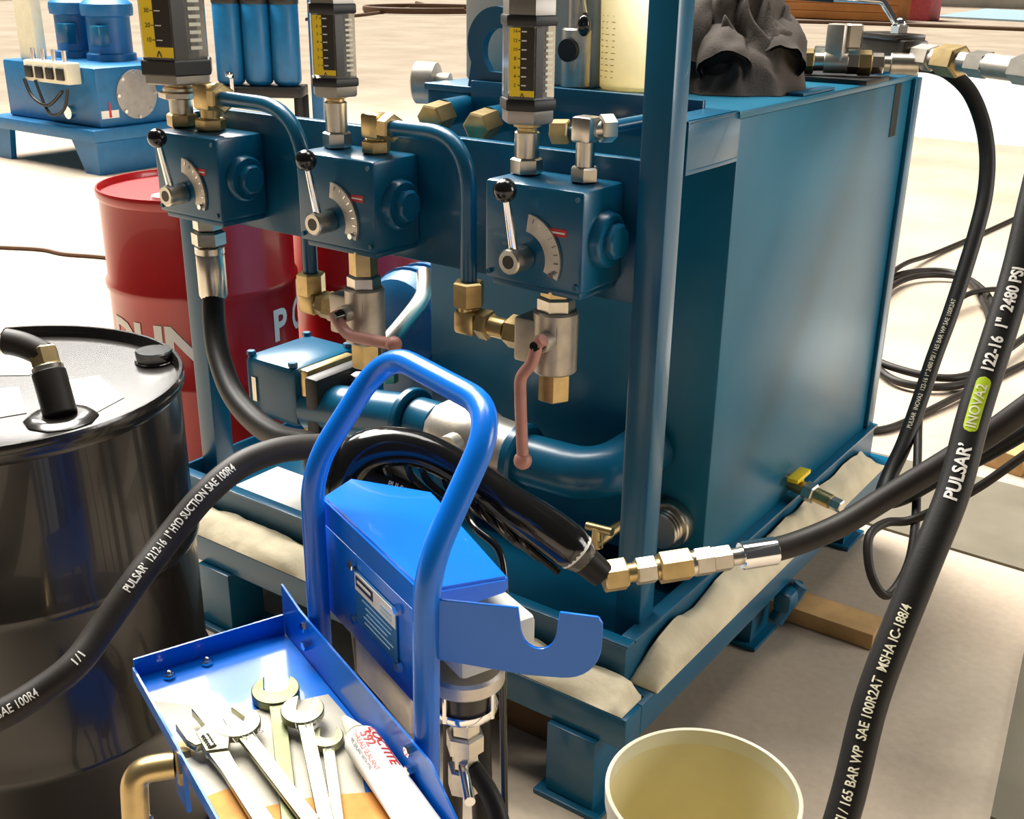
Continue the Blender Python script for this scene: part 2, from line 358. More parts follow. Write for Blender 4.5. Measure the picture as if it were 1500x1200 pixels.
def hexz(x, y, z0, z1, r, m_, name='hex_fitting', par=HPU, ph=.2):
    b = B(); b.hexa((x, y, z0), (x, y, z1), r, ph); return part(name, b, m_, par)
def flow_meter(x, y, z0, lv, R, top, numbers):
    """lv: z of hex top, swivel top, end cap bottom, band bottom, window bottom, window top, band top"""
    h1, h2, e0, e1, w0, w1, e2 = lv
    hexz(x, y, z0, h1, R*.60, 'steel'); 
    b = B(); b.cyl((x, y, h1-.002), (x, y, h2), R*.46, ch=.003); part('swivel', b, 'steel')
    b = B(); b.lathe((x, y, h2-.001), (0, 0, 1), [(0, R*.36), (.006, R*.36), (.009, R*.50), (e0-h2+.002, R*.50)], 24); part('adapter_ring', b, 'brass')
    ph = -.20                                                        # hex sides: one faces the operator
    ax = (0, 0, 1)
    mtr = part('flow_meter', B().lathe((x, y, e0), ax, [(0, R*.9), (.004, R*.97), (e1-e0, R*.97)], 6, ph), 'grey')
    obj('rubber_band', B().lathe((x, y, e1-.001), ax, [(0, R*1.02), (.003, R*1.06), (w0-e1-.002, R*1.06), (w0-e1+.001, R*1.02)], 6, ph), 'black', mtr)
    obj('clear_window', B().lathe((x, y, w0), ax, [(0, R*.98), (w1-w0, R*.98)], 6, ph), 'lens', mtr)
    obj('inner_tube', B().cyl((x, y, w0+.001), (x, y, w1-.001), R*.52), 'core', mtr)
    obj('rubber_band', B().lathe((x, y, w1-.001), ax, [(0, R*1.02), (.003, R*1.06), (e2-w1-.002, R*1.06), (e2-w1+.001, R*1.02)], 6, ph), 'black', mtr)
    obj('end_cap', B().lathe((x, y, e2), ax, [(0, R*.97), (top-e2-.004, R*.97), (top-e2, R*.9)], 6, ph), 'grey', mtr)
    obj('top_port', B().hexa((x, y, top-.001), (x, y, top+.05), R*.5), 'steel', mtr)
    # the two visible sides: hex corners from basis()
    bx, by, _ = basis(ax)
    cs = [V((x, y, 0)) + (bx*math.cos(ph+2*PI*k/6)+by*math.sin(ph+2*PI*k/6))*R*.985 for k in range(6)]
    sides = []
    for k in range(6):
        a, c = cs[k], cs[(k+1) % 6]; mid = (a+c)/2; n = (mid-V((x, y, 0))).normalized()
        sides.append((n.dot(V((.18, -.98, 0))), n.dot(V((.95, -.3, 0))), a, c, n))
    A = max(sides, key=lambda q: q[0]); S = max([q for q in sides if q is not A], key=lambda q: q[1])
    def frame(q):
        a, c, n = q[2], q[3], q[4]; ux = V((0, 0, 1)).cross(n).normalized()     # to the viewer's right
        if (c-a).dot(ux) < 0: a, c = c, a
        return a, ux, (c-a).length, n
    a, ux, Lw, n = frame(A); H = w1-w0
    def pl(nm, x0, x1, z0_, z1_, m_, off=.0012, fr=(a, ux, n)):
        o_ = fr[0] + fr[1]*((x0+x1)/2) + fr[2]*off + V((0, 0, (z0_+z1_)/2))
        return obj(nm, B().box(V((0, 0, 0)), (x1-x0, .0012, z1_-z0_)).bm and _place(x1-x0, z1_-z0_, o_, fr[1]), m_, mtr)
    def _place(wd, ht, o_, ux_):
        rot = Matrix((ux_, V((0, 0, 1)).cross(ux_), V((0, 0, 1)))).transposed()
        return B().box(o_, (wd, .0012, ht), 0, rot)
    pl('scale_strip', Lw*.06, Lw*.46, w0+.006, w1-.004, 'yellow')
    pl('scale_foot', Lw*.46, Lw*.99, w0+.006, w0+H*.13, 'yellow')
    pl('scale_window', Lw*.46, Lw*.97, w0+H*.14, w1-.004, 'core')
    nt = len(numbers)
    rot = Matrix((ux, V((0, 0, 1)).cross(ux), V((0, 0, 1)))).transposed()
    for k in range(nt):
        zz = w0+H*(.20+.72*k/(nt-1))
        obj('scale_tick', B().box(a+ux*Lw*.60+n*.0022+V((0, 0, zz)), (Lw*.18, .001, .0022), 0, rot), 'white', mtr)
        obj('scale_tick', B().box(a+ux*Lw*.42+n*.0022+V((0, 0, zz)), (Lw*.07, .001, .0015), 0, rot), 'black', mtr)
        text_flat('scale_number', str(numbers[k]), R*.17, a+ux*Lw*.27+n*.0022+V((0, 0, zz)), ux, (0, 0, 1), 'black', mtr)
    text_flat('flow_arrow', '^', R*.4, a+ux*Lw*.55+n*.0022+V((0, 0, w0+H*.035)), ux, (0, 0, 1), 'black', mtr)
    a2, ux2, L2, n2 = frame(S); bt = B(); rot = Matrix((ux2, V((0, 0, 1)).cross(ux2), V((0, 0, 1)))).transposed()
    for k in range(11):
        zz = w0+H*(.12+.78*k/10)
        bt.box(a2+ux2*L2*.68+n2*.0012+V((0, 0, zz)), (L2*.34, .001, H*.035), 0, rot)
    obj('side_print', bt, 'rim', mtr)
    pl('side_strip', L2*.02, L2*.40, w0+.004, w1-.004, 'core', .001, (a2, ux2, n2))
flow_meter(-1.213, 1.735, 1.231, (1.262, 1.311, 1.326, 1.351, 1.370, 1.497, 1.514), .0505, 1.548, (2, 4, 6, 8, 10, 12, 14))
flow_meter(-1.700, 1.735, 1.231, (1.265, 1.327, 1.338, 1.360, 1.376, 1.501, 1.519), .0510, 1.550, (1, 2, 3, 4, 5, 6, 7))
# the largest meter sits on stacked adapters
hexz(-2.20, 1.735, 1.231, 1.262, .036, 'brass'); 
b = B(); b.cyl((-2.20, 1.735, 1.26), (-2.20, 1.735, 1.30), .027); part('swivel', b, 'steel')
flow_meter(-2.20, 1.735, 1.295, (1.312, 1.322, 1.330, 1.352, 1.385, 1.60, 1.63), .083, 1.67, (10, 20, 30, 40, 50, 60))

def elbow(p, up_z, out, r, m_='brass', leg=.05, nutlen=.03):
    """vertical leg from p up to up_z then a nut pointing along out"""
    p = V(p); out = V(out).normalized(); top = V((p.x, p.y, up_z))
    b = B(); b.hexa(p, p+V((0, 0, .028)), r*1.12, .5); part('hex_fitting', b, m_)
    b = B(); b.box(top, (r*1.7, r*1.7, r*1.9), r*.25); b.cyl(p+V((0, 0, .02)), top, r*.72, seg=16); e = part('elbow', b, m_)
    b = B(); b.cyl(top, top+out*(r*1.3), r*.7, seg=16); obj('elbow_neck', b, m_, e)
    b = B(); b.hexa(top+out*r*1.05, top+out*(r*1.05+nutlen), r*1.05, .5); obj('tube_nut', b, m_, e)
    return top+out*(r*1.05+nutlen)
oA = elbow((-2.10, 1.735, 1.231), 1.307, (1, -.12, 0), .031)
oB = elbow((-1.590, 1.735, 1.231), 1.287, (1, -.12, 0), .027)
oC = elbow((-1.085, 1.735, 1.231), 1.325, (.55, .83, 0), .024, 'steel')
TR = .0165
def pipe(pts, r, rad, m_='blue', name='steel_tube'):
    b = B(); b.tube(fillet(pts, rad, 10), r, 18); return part(name, b, m_)
pipe([oA-V((.01, 0, 0)), (-1.757, 1.692, 1.31), (-1.757, 1.692, .955)], TR, .15)
pipe([oB-V((.01, 0, 0)), (-1.317, 1.692, 1.296), (-1.317, 1.692, 1.01)], TR, .115)
pipe([oC-V((.006, .008, 0)), (-1.03, 1.90, 1.332), (-1.03, 2.012, 1.332)], .013, .06)
pipe([(-1.20, 1.86, 1.297), (-1.05, 1.90, 1.315), (-1.00, 2.01, 1.315)], .010, .05)
b = B(); b.hexa((-1.235, 1.85, 1.295), (-1.20, 1.86, 1.297), .024); part('hex_fitting', b, 'brass')
for x, z in ((-1.555, 1.290), (-1.432, 1.284)):
    b = B(); b.cyl((x-.012, 1.925, z+.006), (x-.015, 2.02, z+.008), .029); part('pipe_stub', b, 'blue')
    b = B(); b.hexa((x, 1.862, z), (x-.010, 1.93, z+.005), .031, .1); part('hex_cap', b, 'brass')

def ball_valve(cx, cz, sy=1.69, sd=.03):
    """silver block valve hanging below a block: neck up, brass tail down, brass elbow to the left"""
    cy = sy
    b = B(); b.box((cx, cy, cz), (.100, .072, .088), .006); bv = part('ball_valve', b, 'valve')
    b = B(); b.cyl((cx+.022, cy, cz-.06), (cx+.022, cy, cz+.062), .043, ch=.004, seg=28); obj('valve_barrel', b, 'valve', bv)
    hexz(cx+.022, cy, cz+.058, cz+.088, .036, 'steel'); hexz(cx+.022, cy, cz+.086, 1.04, .030, 'brass')
    b = B(); b.hexa((cx+.022, cy, cz-.058), (cx+.022, cy, cz-.118), .033, .5); part('hex_fitting', b, 'brass')
    b = B(); b.hexa((cx-.085, cy, cz), (cx-.045, cy, cz), .033, .3); part('hex_fitting', b, 'brass')
    b = B(); b.cyl((cx+sd, cy-.03, cz+.012), (cx+sd, cy-.062, cz+.012), .018, ch=.002, seg=20); obj('valve_stem', b, 'valve', bv)
    b = B(); b.cyl((cx+sd, cy-.06, cz+.012), (cx+sd, cy-.084, cz+.012), .013, .009, seg=14); obj('stem_nut', b, 'plasticblk', bv)
    return bv
# right ball valve, pink lever hanging down
bv = ball_valve(-1.130, .935)
s = V((-1.100, 1.618, .947))
b = B(); b.tube(smooth([s+V((.014, 0, .014)), s, s+V((-.008, -.006, -.035)), s+V((-.026, -.012, -.065)), s+V((-.026, -.014, -.10)), s+V((-.022, -.014, -.17)), s+V((-.018, -.014, -.225))], 5), .0115, 12); obj('lever', b, 'pink', bv)
b = B(); b.sph(s+V((-.018, -.014, -.232)), .018, 16); obj('lever_tip', b, 'pink', bv)
# middle ball valve, lever across
bv = ball_valve(-1.618, .895, sd=.012)
s = V((-1.606, 1.618, .907))
b = B(); b.tube(smooth([s+V((-.012, 0, .004)), s+V((.03, -.006, -.03)), s+V((.09, -.015, -.028)), s+V((.165, -.02, -.022))], 5), .0125, 12); obj('lever', b, 'pink', bv)
b = B(); b.sph(s+V((.172, -.02, -.022)), .017, 16); obj('lever_tip', b, 'pink', bv)
for x, zt, zv in ((-1.317, 1.012, .935), (-1.757, .957, .895)):
    b = B(); b.hexa((x, 1.692, zt-.048), (x, 1.692, zt+.004), .032, .5); part('tube_nut', b, 'brass')
    xe = x+.115 if x > -1.5 else x+.07
    b = B(); b.cyl((x, 1.692, zt-.04), (x, 1.692, zv-.01), .023, seg=16); b.box((x+.003, 1.692, zv), (.05, .048, .05), .008); e = part('elbow', b, 'brass')
    b = B(); b.cyl((x, 1.692, zv), (xe-.02, 1.69, zv), .021, seg=16); obj('elbow_neck', b, 'brass', e)
    b = B(); b.hexa((x+.03, 1.692, zv), (x+.058, 1.691, zv), .030, .2); obj('tube_nut', b, 'brass', e)
# bottom port of the far valve block: fitting for the black hose
hexz(-2.10, 1.70, 1.005, 1.033, .034, 'steel'); hexz(-2.10, 1.70, .968, 1.004, .040, 'steel')

# pump, suction pipe and motor under the manifold
b = B(); b.b2(-2.13, -1.945, 1.80, 2.03, .50, .663, .02); pb = part('pump_body', b, 'blue')
b = B(); b.b2(-2.10, -2.085, 1.796, 1.80, .545, .61); obj('pump_tag', b, 'steel', pb)
for q in ((-2.115, 1.815), (-1.965, 1.815), (-2.115, 2.01), (-1.965, 2.01)):
    obj('bolt', B().hexa((*q, .66), (*q, .672), .012), 'blue', pb)
b = B(); b.b2(-1.945, -1.915, 1.815, 1.985, .49, .66, .008); part('pump_flange', b, 'brass')
b = B(); b.b2(-1.915, -1.87, 1.80, 2.0, .47, .65, .01); part('pump_bracket', b, 'black')
b = B(); b.cyl((-1.95, 1.86, .545), (-1.62, 1.86, .59), .062, ch=.006, seg=28); part('suction_pipe', b, 'blue')
b = B(); b.cyl((-1.63, 1.86, .588), (-1.61, 1.86, .588), .080, ch=.003, seg=28); part('pipe_flange', b, 'blue')
b = B(); b.cyl((-1.605, 1.86, .59), (-1.535, 1.86, .59), .060, ch=.004, seg=28); part('pipe_collar', b, 'blue')
b = B(); b.lathe((-1.54, 1.86, .588), (1, 0, -.03), [(0, .058), (.012, .072), (.03, .078), (.10, .085), (.13, .085), (.15, .075), (.20, .072), (.225, .072)], 10); sv = part('suction_valve', b, 'alu')
b = B(); b.cyl((-1.43, 1.80, .60), (-1.43, 1.76, .60), .03, seg=18); obj('valve_stem', b, 'alu', sv)
b = B(); b.box((-1.36, 1.785, .555), (.12, .02, .014), .004); obj('valve_rib', b, 'alu', sv)
b = B(); b.cyl((-1.315, 1.86, .58), (-1.285, 1.86, .58), .078, ch=.006, seg=28); part('pipe_flange', b, 'blue')
b = B(); b.tube(fillet([(-1.29, 1.86, .58), (-1.10, 1.86, .585), (-1.06, 2.02, .62)], .12, 10), .058, 24); part('suction_elbow', b, 'blue')
# motor
b = B(); b.lathe((-1.90, 2.12, .70), (0, 1, 0), [(0, .085), (.02, .125), (.06, .14), (.50, .14), (.54, .12), (.56, .09)], 32); mo = part('electric_motor', b, 'bgblue')
for k in range(7):
    obj('cooling_band', B().lathe((-1.90, 2.19+.055*k, .70), (0, 1, 0), [(0, .14), (.002, .147), (.014, .147), (.016, .14)], 32), 'bgblue', mo)
b = B(); b.b2(-2.02, -1.78, 2.2, 2.6, .262, .58, .004); obj('motor_foot', b, 'blue', mo)
b = B(); b.tube(smooth([(-1.80, 1.95, .70), (-1.79, 2.02, .745), (-1.80, 2.12, .80), (-1.86, 2.2, .835)]), .022, 14); part('conduit', b, 'steel')
for k in range(3): hexz(-1.84+.05*k, 1.92, .60+.02*k, .64+.02*k, .022, 'brass' if k else 'steel')
# port ring and taps low on the tank front
b = B(); b.cyl((-1.0, 2.021, .45), (-1.0, 1.99, .45), .055, seg=28, ch=.003); pr = part('port_flange', b, 'steel')
for k in range(3): obj('port_thread', B().lathe((-1.0, 1.99-.012*k, .45), (0, -1, 0), [(0, .040), (.004, .043), (.008, .040)], 28), 'steel', pr)
b = B(); b.cyl((-1.035, 1.80, .50), (-1.035, 1.745, .50), .013, seg=14); b.cyl((-1.035, 1.755, .49), (-1.035, 1.755, .535), .014, .010, seg=14); b.cyl((-1.06, 1.755, .53), (-1.0, 1.755, .535), .009, seg=12); tp = part('drain_cock', b, 'brass')
b = B(); b.tube([(-1.035, 1.80, .50), (-1.035, 2.02, .50)], .011, 12); obj('cock_pipe', b, 'brass', tp)
b = B(); b.cyl((-.92, 2.505, .385), (-.80, 2.48, .375), .019, seg=16); dv = part('drain_valve', b, 'brass')
b = B(); b.hexa((-.875, 2.495, .381), (-.845, 2.489, .379), .026); obj('hex_fitting', b, 'steel', dv)
b = B(); b.box((-.895, 2.495, .415), (.03, .085, .012), .003); b.cyl((-.89, 2.497, .38), (-.89, 2.497, .418), .008, seg=10); obj('yellow_lever', b, 'yellow', dv)
b = B(); b.hexa((-.81, 2.482, .376), (-.77, 2.474, .373), .017); obj('plug', b, 'steel', dv)

# lifting lug and things bolted on the tank top
out = arc(0, .075, .078, -30, 210, 24); out = [(.078, -.06)] + out + [(-.085, -.06)]
n_ = len(out); inn = []
for k, q in enumerate(out):
    a = math.atan2(q[1]-.06, q[0]); inn.append((.043*math.cos(a)+.006, .06+.05*math.sin(a)))
b = B(); b.ring(out, inn, (-1.497, 2.03, 1.36), (1, 0, 0), (0, 0, 1), .02); part('lifting_lug', b, 'blue')
b = B(); b.b2(-1.69, -1.34, 2.16, 2.46, 1.345, 1.60, .006); gb = part('control_box', b, 'greyp')
b = B(); b.b2(-1.698, -1.688, 2.18, 2.21, 1.40, 1.425, .002); obj('box_hinge', b, 'steel', gb)
b = B(); b.cyl((-1.38, 2.16, 1.345), (-1.38, 2.16, 1.47), .035, ch=.004); b.cyl((-1.38, 2.16, 1.47), (-1.38, 2.16, 1.56), .022); hp = part('hand_pump', b, 'alu')
b = B(); b.cyl((-1.38, 2.13, 1.425), (-1.38, 2.118, 1.425), .024); obj('pump_cap', b, 'black', hp)
b = B(); b.tube([(-1.38, 2.16, 1.56), (-1.345, 2.13, 1.50)], .006, 8); obj('pump_lever', b, 'steel', hp)
b = B(); b.sph((-1.343, 2.125, 1.477), .015, 14, (1, 1, 1.5)); obj('pump_knob', b, 'plasticblk', hp)
b = B(); b.lathe((-1.725, 2.10, 1.335), (-.93, -.37, 0), [(-.03, .024), (0, .024), (.002, .046), (.012, .048), (.05, .048), (.054, .043)], 28); sg = part('sight_gauge', b, 'alu')
b = B(); b.cyl((-1.69, 2.13, 1.30), (-1.735, 2.10, 1.30), .016); obj('gauge_stem', b, 'alu', sg)

# ball valve manifold on the tank top rear
def row(p0, p1, segs, name='fitting_run'):
    """chain of hexes and collars along a line; segs = (t0, t1, radius, kind, material)"""
    p0 = V(p0); p1 = V(p1); first = None
    for t0, t1, r, kind, m_ in segs:
        a = p0.lerp(p1, t0); c = p0.lerp(p1, t1); b = B()
        if kind == 'h': b.hexa(a, c, r, .3)
        else: b.cyl(a, c, r, seg=18, ch=.0015)
        part('hex_fitting' if kind == 'h' else 'collar', b, m_)
A0, A1 = (-1.09, 2.69, 1.388), (-.835, 2.80, 1.388)
row(A0, A1, [(.0, .14, .030, 'h', 'brass'), (.12, .24, .022, 'c', 'steel'), (.22, .42, .026, 'c', 'valve'), (.40, .52, .027, 'h', 'steel'), (.50, .62, .030, 'h', 'brass'), (.60, .72, .024, 'h', 'steel'), (.70, .79, .018, 'c', 'steel'), (.77, 1.0, .025, 'c', 'steel')])
b = B(); b.box((-1.01, 2.727, 1.43), (.045, .045, .09), .005); part('tee_block', b, 'valve')
b = B(); b.hexa((-.985, 2.75, 1.42), (-.985, 2.75, 1.475), .027); part('hex_fitting', b, 'steel')
b = B(); b.b2(-1.10, -.905, 2.66, 2.82, 1.345, 1.357, .002); part('rubber_pad', b, 'black')
B0, B1 = (-1.04, 2.96, 1.405), (-.50, 2.56, 1.405)
row(B0, B1, [(.36, .46, .030, 'h', 'valve'), (.45, .50, .024, 'c', 'valve'), (.49, .60, .036, 'h', 'brass'), (.58, .66, .024, 'c', 'steel'), (.65, .74, .029, 'h', 'steel'), (.73, .88, .026, 'c', 'valve'), (.86, 1.0, .031, 'h', 'steel')])
rz = Matrix.Rotation(math.atan2(-.40, .54), 3, 'Z')
b = B(); b.box(V(B0).lerp(V(B1), .20), (.20, .07, .07), .006, rz); vb = part('ball_valve', b, 'core')
b = B(); b.box(V(B0).lerp(V(B1), .20)+V((0, 0, .04)), (.15, .085, .014), .003, rz); obj('valve_cover', b, 'core', vb)
hb = V(B0).lerp(V(B1), .24)+V((0, 0, .045))
b = B(); b.hexa(hb, hb+V((0, 0, .022)), .022); b.sph(hb+V((0, 0, .025)), .014, 12); obj('lever_nut', b, 'chrome', vb)
b = B(); b.tube(fillet([hb+V((0, 0, .012)), hb+V((-.045, -.015, .075)), hb+V((-.26, -.10, .085))], .02), .0085, 10); obj('lever', b, 'chrome', vb)
b = B(); b.tube([hb+V((-.15, -.058, .080)), hb+V((-.27, -.104, .086))], .012, 10); obj('lever_grip', b, 'rubber2', vb)
b = B(); b.b2(-1.30, -.98, 2.93, 3.06, 1.345, 1.375, .003); rpl = part('return_plate', b, 'bgblue')
for k in range(4): obj('plate_bolt', B().hexa((-1.27+.085*k, 2.95, 1.375), (-1.27+.085*k, 2.95, 1.387), .013), 'steel', rpl)
b = B(); b.box((-1.235, 3.01, 1.395), (.06, .05, .045), .005); obj('plate_block', b, 'brass', rpl)
b = B(); b.box((-1.10, 3.02, 1.39), (.15, .03, .03), .004); obj('plate_bar', b, 'steel', rpl)

# ------------------------------------------------------------------ absorbent socks on the skid ledge
def drape(along, s0, s1, sec, label, seed):
    """cloth sock slumped against the pan wall: sec = (offset, height) profile across the ledge"""
    n = 60; bm = bmesh.new(); rings = []; L = s1-s0
    for i in range(n+1):
        t = i/n; e = min(1, min(t, 1-t)*14+.12); d = s0+L*t; ring = []
        for k, (o, h) in enumerate(sec):
            nz = noise.noise(V((d*9+seed, o*30, h*20)))*.014+noise.noise(V((d*26+seed, o*60, 3)))*.006
            hh = .251+max(0, (h-.251)*e+(nz if h > .256 else 0)); oo = o+(noise.noise(V((d*7, seed, k)))*.006 if 0 < k < len(sec)-1 else 0)
            ring.append(bm.verts.new((oo, d, hh) if along == 'y' else (d, oo, hh)))
        rings.append(ring)
    m_ = len(sec)
    for a, b_ in zip(rings, rings[1:]):
        for k in range(m_): bm.faces.new((a[k], a[(k+1) % m_], b_[(k+1) % m_], b_[k]))
    bm.faces.new(rings[0][::-1]); bm.faces.new(rings[-1])
    return tag(obj('absorbent_sock', bm, 'pad', ang=80), label, 'absorbent sock')
drape('y', 1.69, 3.05, [(-.904, .251), (-.904, .300), (-.896, .316), (-.882, .312), (-.866, .298), (-.853, .282), (-.844, .266), (-.841, .251)], 'long cream absorbent cloth sock lying along the right skid beam beside the tank', 1)
drape('x', -1.22, -.858, [(1.666, .251), (1.666, .275), (1.655, .290), (1.64, .290), (1.62, .282), (1.60, .272), (1.585, .262), (1.580, .251)], 'short cream absorbent cloth sock on the front skid corner below the tall post', 9)
drape('x', -2.28, -1.60, [(1.666, .251), (1.666, .275), (1.655, .292), (1.64, .292), (1.62, .286), (1.60, .276), (1.585, .264), (1.578, .251)], 'cream absorbent cloth sock on the front skid beam beside the black drum', 5)
b = B(); b.box((-1.98, 1.83, .2655), (.46, .26, .006), .002)
tag(obj('absorbent_sheet', b, 'paper'), 'white absorbent sheet lying in the drip pan under the pump', 'absorbent sheet')
# ------------------------------------------------------------------ hoses
def hose(name, pts, r, label, m_='rubber', loc=None, n=7, group=None, cat='hose'):
    P = smooth(pts, n); mid = P[len(P)//2] if loc is None else V(loc)
    h = thing(name, label, cat, mid, 0, group)
    obj('hose_tube', B().tube(P, r, 18), m_, h); return h, P
TOCAM = V((.45, -.75, .5))
# big printed hose
big = [(-.273, .90, .55), (-0.273, 1.027, 0.719), (-0.28, 1.104, 0.833), (-0.273, 1.191, 0.946), (-0.267, 1.264, 1.032), (-0.272, 1.327, 1.114), (-0.272, 1.418, 1.245), (-0.277, 1.472, 1.335), (-0.283, 1.536, 1.45), (-.285, 1.60, 1.58), (-.25, 1.68, 1.78), (-.08, 1.78, 1.93), (.3, 1.85, 1.86), (.65, 1.9, 1.4), (.85, 1.92, .6), (.95, 1.95, .025), (1.3, 2.0, .022)]
h, P = hose('hydraulic_hose', [(-.26, .62, .02), (-.268, .74, .28)] + big, .0192, 'thick black hose with large white lettering and a lime green printed badge')
fc = V((.19, -.83, .5))
def arclen(P, q):
    q = V(q); best = 0; d = 0; bd = 9
    for a, b_ in zip(P, P[1:]):
        if (a-q).length < bd: bd = (a-q).length; best = d
        d += (b_-a).length
    return best
s_lo = arclen(P, (-.273, 1.027, .719)); s_pul = arclen(P, (-.268, 1.25, 1.015)); s_badge = arclen(P, (-.271, 1.31, 1.09))
text_path('lettering', 'PSI / 165 BAR WP  SAE 100R2AT  MSHA IC-188/4', .0155, P, .0192, s_lo-.012, fc, 'rim', h, .0003, stretch=.80)
text_path('lettering', 'PULSAR\u2019', .021, P, .0192, s_pul, fc, 'white', h, .0006, stretch=.92)
text_path('lettering', '122-16  1"  2480 PSI', .019, P, .0192, s_badge+.076, fc, 'white', h, .0006, stretch=.86)
def badge(P, s0, s1, r, hw, facing, m_, par):
    acc = [0]
    for a, b_ in zip(P, P[1:]): acc.append(acc[-1]+(b_-a).length)
    def at(d):
        i = 0
        while i < len(acc)-2 and acc[i+1] < d: i += 1
        t = (d-acc[i])/(acc[i+1]-acc[i]); return P[i].lerp(P[i+1], t), (P[i+1]-P[i]).normalized()
    bm = bmesh.new(); rows = []
    for i in range(41):
        t = i/40; d = s0+(s1-s0)*t; c, T = at(d); N = (facing-T*facing.dot(T)).normalized(); Y = N.cross(T)
        e = math.sqrt(max(.004, 1-(max(0, abs(t-.5)-.39)/.11)**2))
        rows.append([bm.verts.new(c+(N*math.cos(a)+Y*math.sin(a))*(r*1.003)) for a in [hw*e*(k/4-1)/r for k in range(9)]])
    for a, b_ in zip(rows, rows[1:]):
        for k in range(8): bm.faces.new((a[k], a[k+1], b_[k+1], b_[k]))
    return obj('printed_badge', bm, m_, par)
bd = badge(P, s_badge, s_badge+.070, .0192, .0085, fc, 'green', h)
text_path('badge_lettering', 'INOVA2', .0165, P, .0194, s_badge+.005, fc, 'rim', bd, .0002, stretch=.93)

# hose from the tank-top valve
top = [(-0.842, 2.80, 1.388), (-0.806, 2.812, 1.386), (-0.765, 2.821, 1.372), (-0.715, 2.824, 1.332), (-0.672, 2.81, 1.267), (-0.642, 2.782, 1.195), (-0.622, 2.733, 1.117), (-0.614, 2.674, 1.041), (-0.611, 2.61, 0.959), (-0.61, 2.54, 0.871), (-0.612, 2.474, 0.792), (-0.611, 2.41, 0.714), (-0.61, 2.332, 0.634), (-0.613, 2.262, 0.577), (-.60, 2.20, .555), (-.56, 2.19, .575), (-.50, 2.21, .63), (-.42, 2.23, .70), (-.33, 2.25, .79), (-.20, 2.27, .93), (.0, 2.3, 1.0), (.25, 2.35, .85), (.42, 2.4, .4), (.5, 2.45, .025), (.7, 2.5, .022)]
h, P = hose('hydraulic_hose', top, .0178, 'black printed hose curving down from the fittings on the tank top', 'rubber')
Pr = P[::-1]; s1 = arclen(Pr, (-.61, 2.36, .66))
text_path('lettering', 'PULSAR  INOVA2  122-16 1" 2480 PSI / 165 BAR WP SAE 100R2AT', .0135, Pr, .0178, s1, V((.1, -.8, .3)), 'rim', h, 0, stretch=.85)

# hose in front of the tank with its chain of fittings
fx0 = V((-.770, 1.312, .730)); f1 = V((-.748, 1.336, .719)); f2 = V((-.586, 1.508, .736))
cross = [f2-(f2-f1)*.06, (-0.554, 1.55, 0.742), (-0.502, 1.614, 0.767), (-0.451, 1.672, 0.81), (-0.387, 1.72, 0.869), (-0.331, 1.748, 0.926), (-0.261, 1.773, 1.009), (-.16, 1.80, 1.13), (.05, 1.85, 1.22), (.3, 1.9, 1.08), (.52, 1.95, .55), (.62, 2.0, .025), (.9, 2.1, .022)]
h, P = hose('hydraulic_hose', cross, .0195, 'black hose joined by a chain of silver and brass fittings before the tall post', 'rubber2')
for t0, t1, r, kd, m_ in ((-.10, .06, .026, 'h', 'brass'), (.05, .13, .015, 'c', 'brass'), (.12, .26, .022, 'h', 'steel'), (.25, .29, .017, 'c', 'brass'), (.28, .50, .026, 'h', 'brass'), (.49, .53, .020, 'c', 'steel'), (.52, .65, .023, 'h', 'steel'), (.64, .78, .021, 'h', 'steel'), (.77, .86, .014, 'c', 'steel'), (.85, 1.10, .0225, 'c', 'chrome')):
    a = f1.lerp(f2, t0); c = f1.lerp(f2, t1); b = B()
    (b.hexa(a, c, r, .3) if kd == 'h' else b.cyl(a, c, r, seg=18, ch=.0015)); obj('hex_fitting' if kd == 'h' else ('ferrule' if t1 > 1 else 'collar'), b, m_, h)

# left printed hose with the shiny sleeve
lh = [(-1.31, .44, .66), (-1.242, 0.544, 0.687), (-1.213, 0.584, 0.699), (-1.194, 0.633, 0.716), (-1.182, 0.678, 0.737), (-1.187, 0.727, 0.765), (-1.188, 0.788, 0.81), (-1.195, 0.855, 0.847), (-1.191, 0.917, 0.888), (-1.183, 0.976, 0.914), (-1.168, 1.029, 0.922), (-1.149, 1.08, 0.917), (-1.127, 1.129, 0.903), (-1.09, 1.19, 0.860), (-1.06, 1.23, .80), (-1.04, 1.26, .70), (-1.05, 1.30, .50), (-1.08, 1.34, .30), (-1.10, 1.36, .03)]
h, P = hose('hydraulic_hose', lh, .0195, 'black printed hose arching past the black drum behind the blue handle', 'rubber2')
fcl = V((.7, -.55, .62)); s2 = arclen(P, (-1.188, .775, .80))
text_path('lettering', 'PULSAR\u2019  1212-16  1" HYD SUCTION SAE 100R4', .0165, P, .0195, s2-.01, fcl, 'white', h, .0004, stretch=.66)
text_path('lettering', 'PSI SAE 100R4', .0165, P, .0195, s2-.245, fcl, 'white', h, .0002, stretch=.7)
text_path('lettering', '1/1', .0165, P, .0195, s2-.125, fcl, 'white', h, .0002, stretch=.9)
sl = [(-1.118, 1.105, .77), (-1.112, 1.11, .85), (-1.085, 1.14, .905), (-1.025, 1.187, .910), (-.955, 1.225, .873), (-.89, 1.25, .829), (-.823, 1.285, .779), (-.785, 1.305, .742)]
P = smooth(sl, 7)
h = thing('hose_sleeve', 'fat shiny black sleeved hose bundle sloping down to the brass elbow fitting', 'hose', P[20])
obj('sleeve', B().tube(P, .03, 20, rf=lambda t: .031+.004*math.sin(t*9)+(.0 if t < .9 else -.012*(t-.9)/.1)), 'film', h)
c0 = P[-5]; c1 = P[-2]; dr = (c1-c0).normalized()
